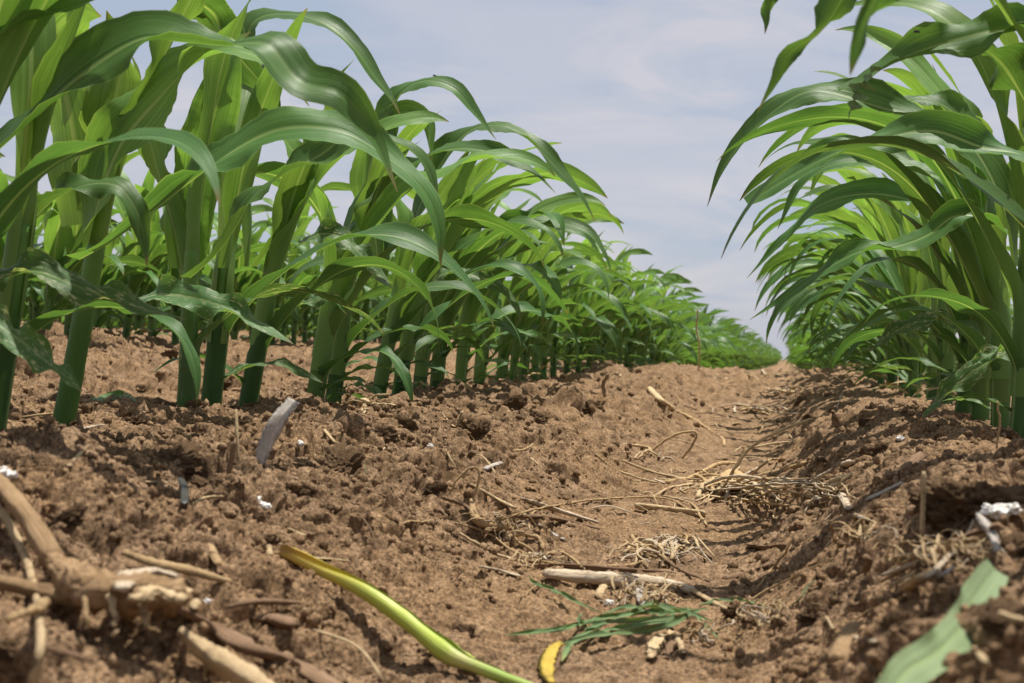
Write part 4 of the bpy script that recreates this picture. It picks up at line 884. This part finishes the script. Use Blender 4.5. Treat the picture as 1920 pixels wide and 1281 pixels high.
for k, (pts, W) in enumerate([
 ([(948, 1190), (1010, 1184), (1070, 1176), (1130, 1158), (1200, 1150), (1270, 1148)], .0065),
 ([(990, 1076), (1002, 1092), (1050, 1112), (1095, 1135), (1130, 1150)], .006),
 ([(1050, 1206), (1120, 1192), (1190, 1186), (1250, 1172), (1300, 1148), (1330, 1140)], .008),
 ([(1130, 1152), (1180, 1140), (1240, 1140), (1290, 1150), (1335, 1165)], .009), ([(1150, 1160), (1200, 1148), (1260, 1146), (1300, 1140)], .008),
 ([(1095, 1180), (1150, 1165), (1210, 1163), (1280, 1156), (1322, 1140)], .007), ([(1085, 1196), (1150, 1180), (1200, 1172), (1262, 1164)], .006),
 ([(1290, 1140), (1312, 1162), (1348, 1198)], .004), ([(1310, 1135), (1350, 1126), (1400, 1128), (1445, 1138)], .006),
 ([(1052, 1240), (1066, 1215), (1095, 1190), (1140, 1168)], .008), ([(1092, 1150), (1088, 1165), (1120, 1160)], .006), ([(1180, 1150), (1220, 1132), (1262, 1136)], .006),
 ([(1215, 1160), (1260, 1150), (1308, 1142)], .006), ([(1010, 1188), (1080, 1172), (1130, 1166)], .004)]):
    wl.append(('leaf_strip', LEAFD, lying_leaf(pts, W*.72, LEAFD, '', .022+.007*(k % 4), twist=list(rw.uniform(-75, 5, 5)), ruff=.0012, seed=140+k, th=1.9, prof=([0, .15, .7, 1], [.1, .9, 1, .15]), v0=.1 if k == 9 else .4, n=70)))
ys_ = S([(1050, 1206), (1036, 1222), (1026, 1245), (1034, 1280)], [6, 10, 12, 5], 40, .45, .55, .0003, .012, 150, 14)
wl.append(('stub', YELL, ys_))
multi('wilted_seedling', 'wilted shredded green seedling with a yellow stub at bottom centre', 'wilted seedling', (1150, 1180), wl)
thing1('grass_blade', S([(1480, 1138), (1500, 1122), (1515, 1098, -.01), (1530, 1088, -.01)], 2.4, 20, .3, .1, 0, .01, 151), LEAFD, 'tiny green grass blade in the furrow right of the wilted seedling', 'grass blade')
thing1('grass_blade', S([(687, 888), (685, 878, 0), (683, 865, 0)], 2, 20, .3, .1, 0, .01, 152), LEAFC, 'tiny pale green sprout on the left bank', 'grass blade')

# ---- cotton lint
def lint(px, py, r, label, seed, extra=()):
    o = G(px, py, .006); mb = MB(); rr = rad(np.array([o]), r); rng = np.random.RandomState(seed)
    for k, (dx, dy, s) in enumerate([(0, 0, 1)]+list(extra)+[(rng.randn()*.5, rng.randn()*.3, .35+.3*rng.rand()) for _ in range(5)]):
        v = V4*(1+.5*fbm3(V4+seed+k, 1.8, 4, seed+k)[:,None])*float(rr)*s; v = v*np.array([1, .8, .7])+np.array([dx*rr, rng.randn()*rr*.2, max(0, -dy*rr)+rr*.15])
        mb.add((v, F4, np.zeros((len(v), 2))))
    tag(link('cotton_tuft', mb.mesh('cotton_tuft', COTTON), None, o), label, 'cotton tuft', 'white tufts of old cotton lint')
lint(492, 950, 13, 'white cotton tuft with a little tail on the left bank above the yellow stalk tip', 1, [(-.9, -.9, .5), (1.0, .1, .55)])
lint(1872, 966, 19, 'largest white cotton tuft, behind the stalk bundle at the right edge', 2, [(1.3, -.5, .7), (-.9, .4, .6)])
lint(6, 892, 20, 'blurred white cotton tuft at the left edge of the frame', 3, [(1.0, .5, .5)])
lint(1688, 824, 7, 'small white cotton fleck by the dark hole on the right bank', 4)
lint(563, 833, 7, 'small white cotton fleck right of the grey splinter', 5)
lint(1142, 1134, 9, 'white cotton fleck beneath the long pale stick', 6)
lint(806, 838, 6, 'small white cotton fleck on the cloddy slope in mid picture', 7)
lint(388, 1128, 7, 'blurred pale cotton fleck right of the root crown', 8)

# ---- clods
BIG = [(335, 835, 58, 0, 'big rounded clod in front of the thick straight maize plant'), (70, 850, 50, 1, 'broad lumpy clod near the left edge below the maize'),
 (640, 850, 48, 2, 'dark shaded clod with a deep hollow right of the grey splinter'), (712, 800, 34, 3, 'clod left of the forked dry leaf'), (905, 795, 34, 4, 'clod right of the forked dry leaf'),
 (1003, 768, 34, 5, 'tall clod on the shoulder of the left ridge casting a shadow'), (952, 752, 22, 6, 'small clod behind the tall clod on the ridge shoulder'), (1652, 828, 38, 1, 'dark hollowed clod beside the small cotton fleck on the right bank'),
 (1828, 905, 92, 2, 'largest crumbly clod filling the right bank'), (1905, 1010, 48, 3, 'shaded clod at the right edge below the large cotton tuft'), (1528, 1140, 34, 4, 'small dark clod left of the root on the right bank'),
 (420, 870, 34, 5, 'clod under the ragged brown chip'), (130, 950, 40, 6, 'soft focused clod left of centre on the left bank'), (20, 1190, 46, 0, 'blurred clod at the left edge under the root crown'),
 (430, 1190, 34, 1, 'blurred clod between the brown husk and the thick straw'), (1880, 1140, 40, 2, 'clod right of the torn green leaf strip'), (1110, 752, 26, 3, 'clod left of the rusty husk on the ridge crest'),
 (820, 905, 26, 4, 'clod left of the arching root loop'), (560, 905, 30, 5, 'clod above the white tailed cotton tuft'), (250, 780, 30, 6, 'clod right of the small drooping blade')]
def put_clod(o, r, k, label, group, sink=.35):
    ob = link('soil_clod', CL[k % 7], None, o-np.array([0, 0, r*sink])); ob.scale = (r, r*(.8+.4*rg.rand()), r*(.8+.3*rg.rand())); ob.rotation_euler = (rg.randn()*.2, rg.randn()*.2, rg.rand()*6.28)
    tag(ob, label, 'soil clod', group)
for px, py, r, k, lab in BIG:
    o = G(px, py+r*.3); put_clod(o, float(rad(np.array([o]), r)), k, lab, 'large soil clods', .30)
vis = np.where((GCO[:,1] > .55) & (GCO[:,1] < 4.2) & (GS > .10))[0]
pxv = (GCO[vis]-CAM)@np.array(rgt)/((GCO[vis]-CAM)@np.array(fwd)); vis = vis[np.abs(pxv) < .40]
wgt = GCO[vis, 1]**1.3*(.12+GS[vis]); wgt /= wgt.sum()
for k in range(150):
    o = GCO[rg.choice(vis, p=wgt)].copy(); r = (.005+.013*rg.rand()**2)*(.6+.25*o[1])
    put_clod(o, r, k, 'small loose crumbly clod of brown soil among many others', 'small loose soil clods', .1)
for hk, hp in list(hero.items())+[(20+a, b) for a, b in rh.items() if a > 2]:
    for m_ in range(4):
        an = rg.rand()*6.28; rr_ = .016+.014*rg.rand(); xx = hp.location[0]+rr_*math.cos(an); yy = hp.location[1]-abs(rr_*math.sin(an))
        put_clod(np.array([xx, yy, gz(xx, yy)]), .006+.007*rg.rand(), m_+hk, 'small crumbly soil clod pressed against the foot of a maize stalk', 'small soil clods at the stalk feet', .15)
# crumbs of soil: past counting
rc = np.random.RandomState(9); M_ = 26000
sel = rc.choice(vis, M_, p=wgt*0+1/len(vis)); C_ = GCO[sel]; keep = rc.rand(M_) < (.30+.9*GS[sel]); C_ = C_[keep]; M_ = len(C_)
sz = (.0009+.0040*rc.rand(M_)**4)*(.55+.45*C_[:,1])
nv1 = len(V1); J = rc.rand(M_, nv1, 1)*.5+.7
A = V1[None]*J*sz[:,None,None]*(.75+.5*rc.rand(M_, 1, 3))+C_[:,None]+np.array([0, 0, .3])*sz[:,None,None]
FQ = (F1[None]+(np.arange(M_)*nv1)[:,None,None]).reshape(-1, 3)
tag(link('soil_crumbs', mesh_np('soil_crumbs', A.reshape(-1, 3), FQ, SOIL)), 'fine crumbs of brown soil strewn over the furrow and banks', 'soil crumbs', None, 'stuff')
# loose straws scattered over the furrow
allv = np.where((GCO[:,1] > .7) & (GCO[:,1] < 7.5) & (GCO[:,0] > -.95) & (GCO[:,0] < .6))[0]
pxa = (GCO[allv]-CAM)@np.array(rgt)/((GCO[allv]-CAM)@np.array(fwd)); allv = allv[np.abs(pxa) < .38]; wa = GCO[allv, 1]**2.6*(1.25-GS[allv]); wa /= wa.sum()
for k in range(300):
    o = GCO[rg.choice(allv, p=wa)].copy(); L = (.012+.05*rg.rand()**1.6)*(.7+.22*o[1]); a = rg.rand()*math.pi
    d = np.array([math.cos(a), math.sin(a), 0])*L/2; pa, pb = o-d, o+d; pa[2] = gz(*pa[:2]); pb[2] = gz(*pb[:2])
    if rg.rand() < .16: pb[2] += .5*L
    r = (.0006+.0012*rg.rand()**2)*(.8+.28*o[1]); pm = (pa+pb)/2+np.array([rg.randn(), rg.randn(), .6+rg.rand()])*L*.08; pm[2] = max(pm[2], o[2]+.001)
    c = spline([pa+[0, 0, r], pm, pb+[0, 0, r]], 12)-o
    m = [STRAW, ROOT, PALE, BROWNW, STRAW][rg.randint(5)]
    cc_, q_, u_ = tube(c, r*np.array([.6]+[1]*10+[.4]), 6, k, .3, .6)
    ob = link('straw_fragment', mesh_np('straw_fragment', cc_, q_, m, u_), None, o)
    tag(ob, 'tiny loose straw fragment scattered on the bare soil among many alike', 'straw', 'tiny straw fragments scattered over the soil')

# ---- two flies
def fly(o, s, label):
    root = empty('fly', o); tag(root, label, 'fly', 'small flies')
    v = V4*np.array([1.0, .42, .42])*s; v[:,2] += .15*s*np.cos(V4[:,0]*2); link('body', mesh_np('body', v, F4, DARK), root)
    for sg in (-1, 1):
        c = np.array([[-.2, .1*sg, .3], [-.6, .7*sg, .55], [-1.1, 1.1*sg, .6]])*s
        link('wing', MB().add(ribbon(spline(c, 10), np.tile([0, 1., 0], (10, 1)), np.interp(np.linspace(0, 1, 10), [0, .5, 1], [.15, .6, .2])*s, np.full(10, .2), np.zeros(10), 4)).mesh('wing', GREYW), root)
fly(P(815, 142, 2.2), .0032, 'tiny dark fly hovering in the sky above the left maize')
fly(P(1719, 60, YR[2]+.0), .0028, 'tiny dark fly sitting on the highest broad leaf of the right row')
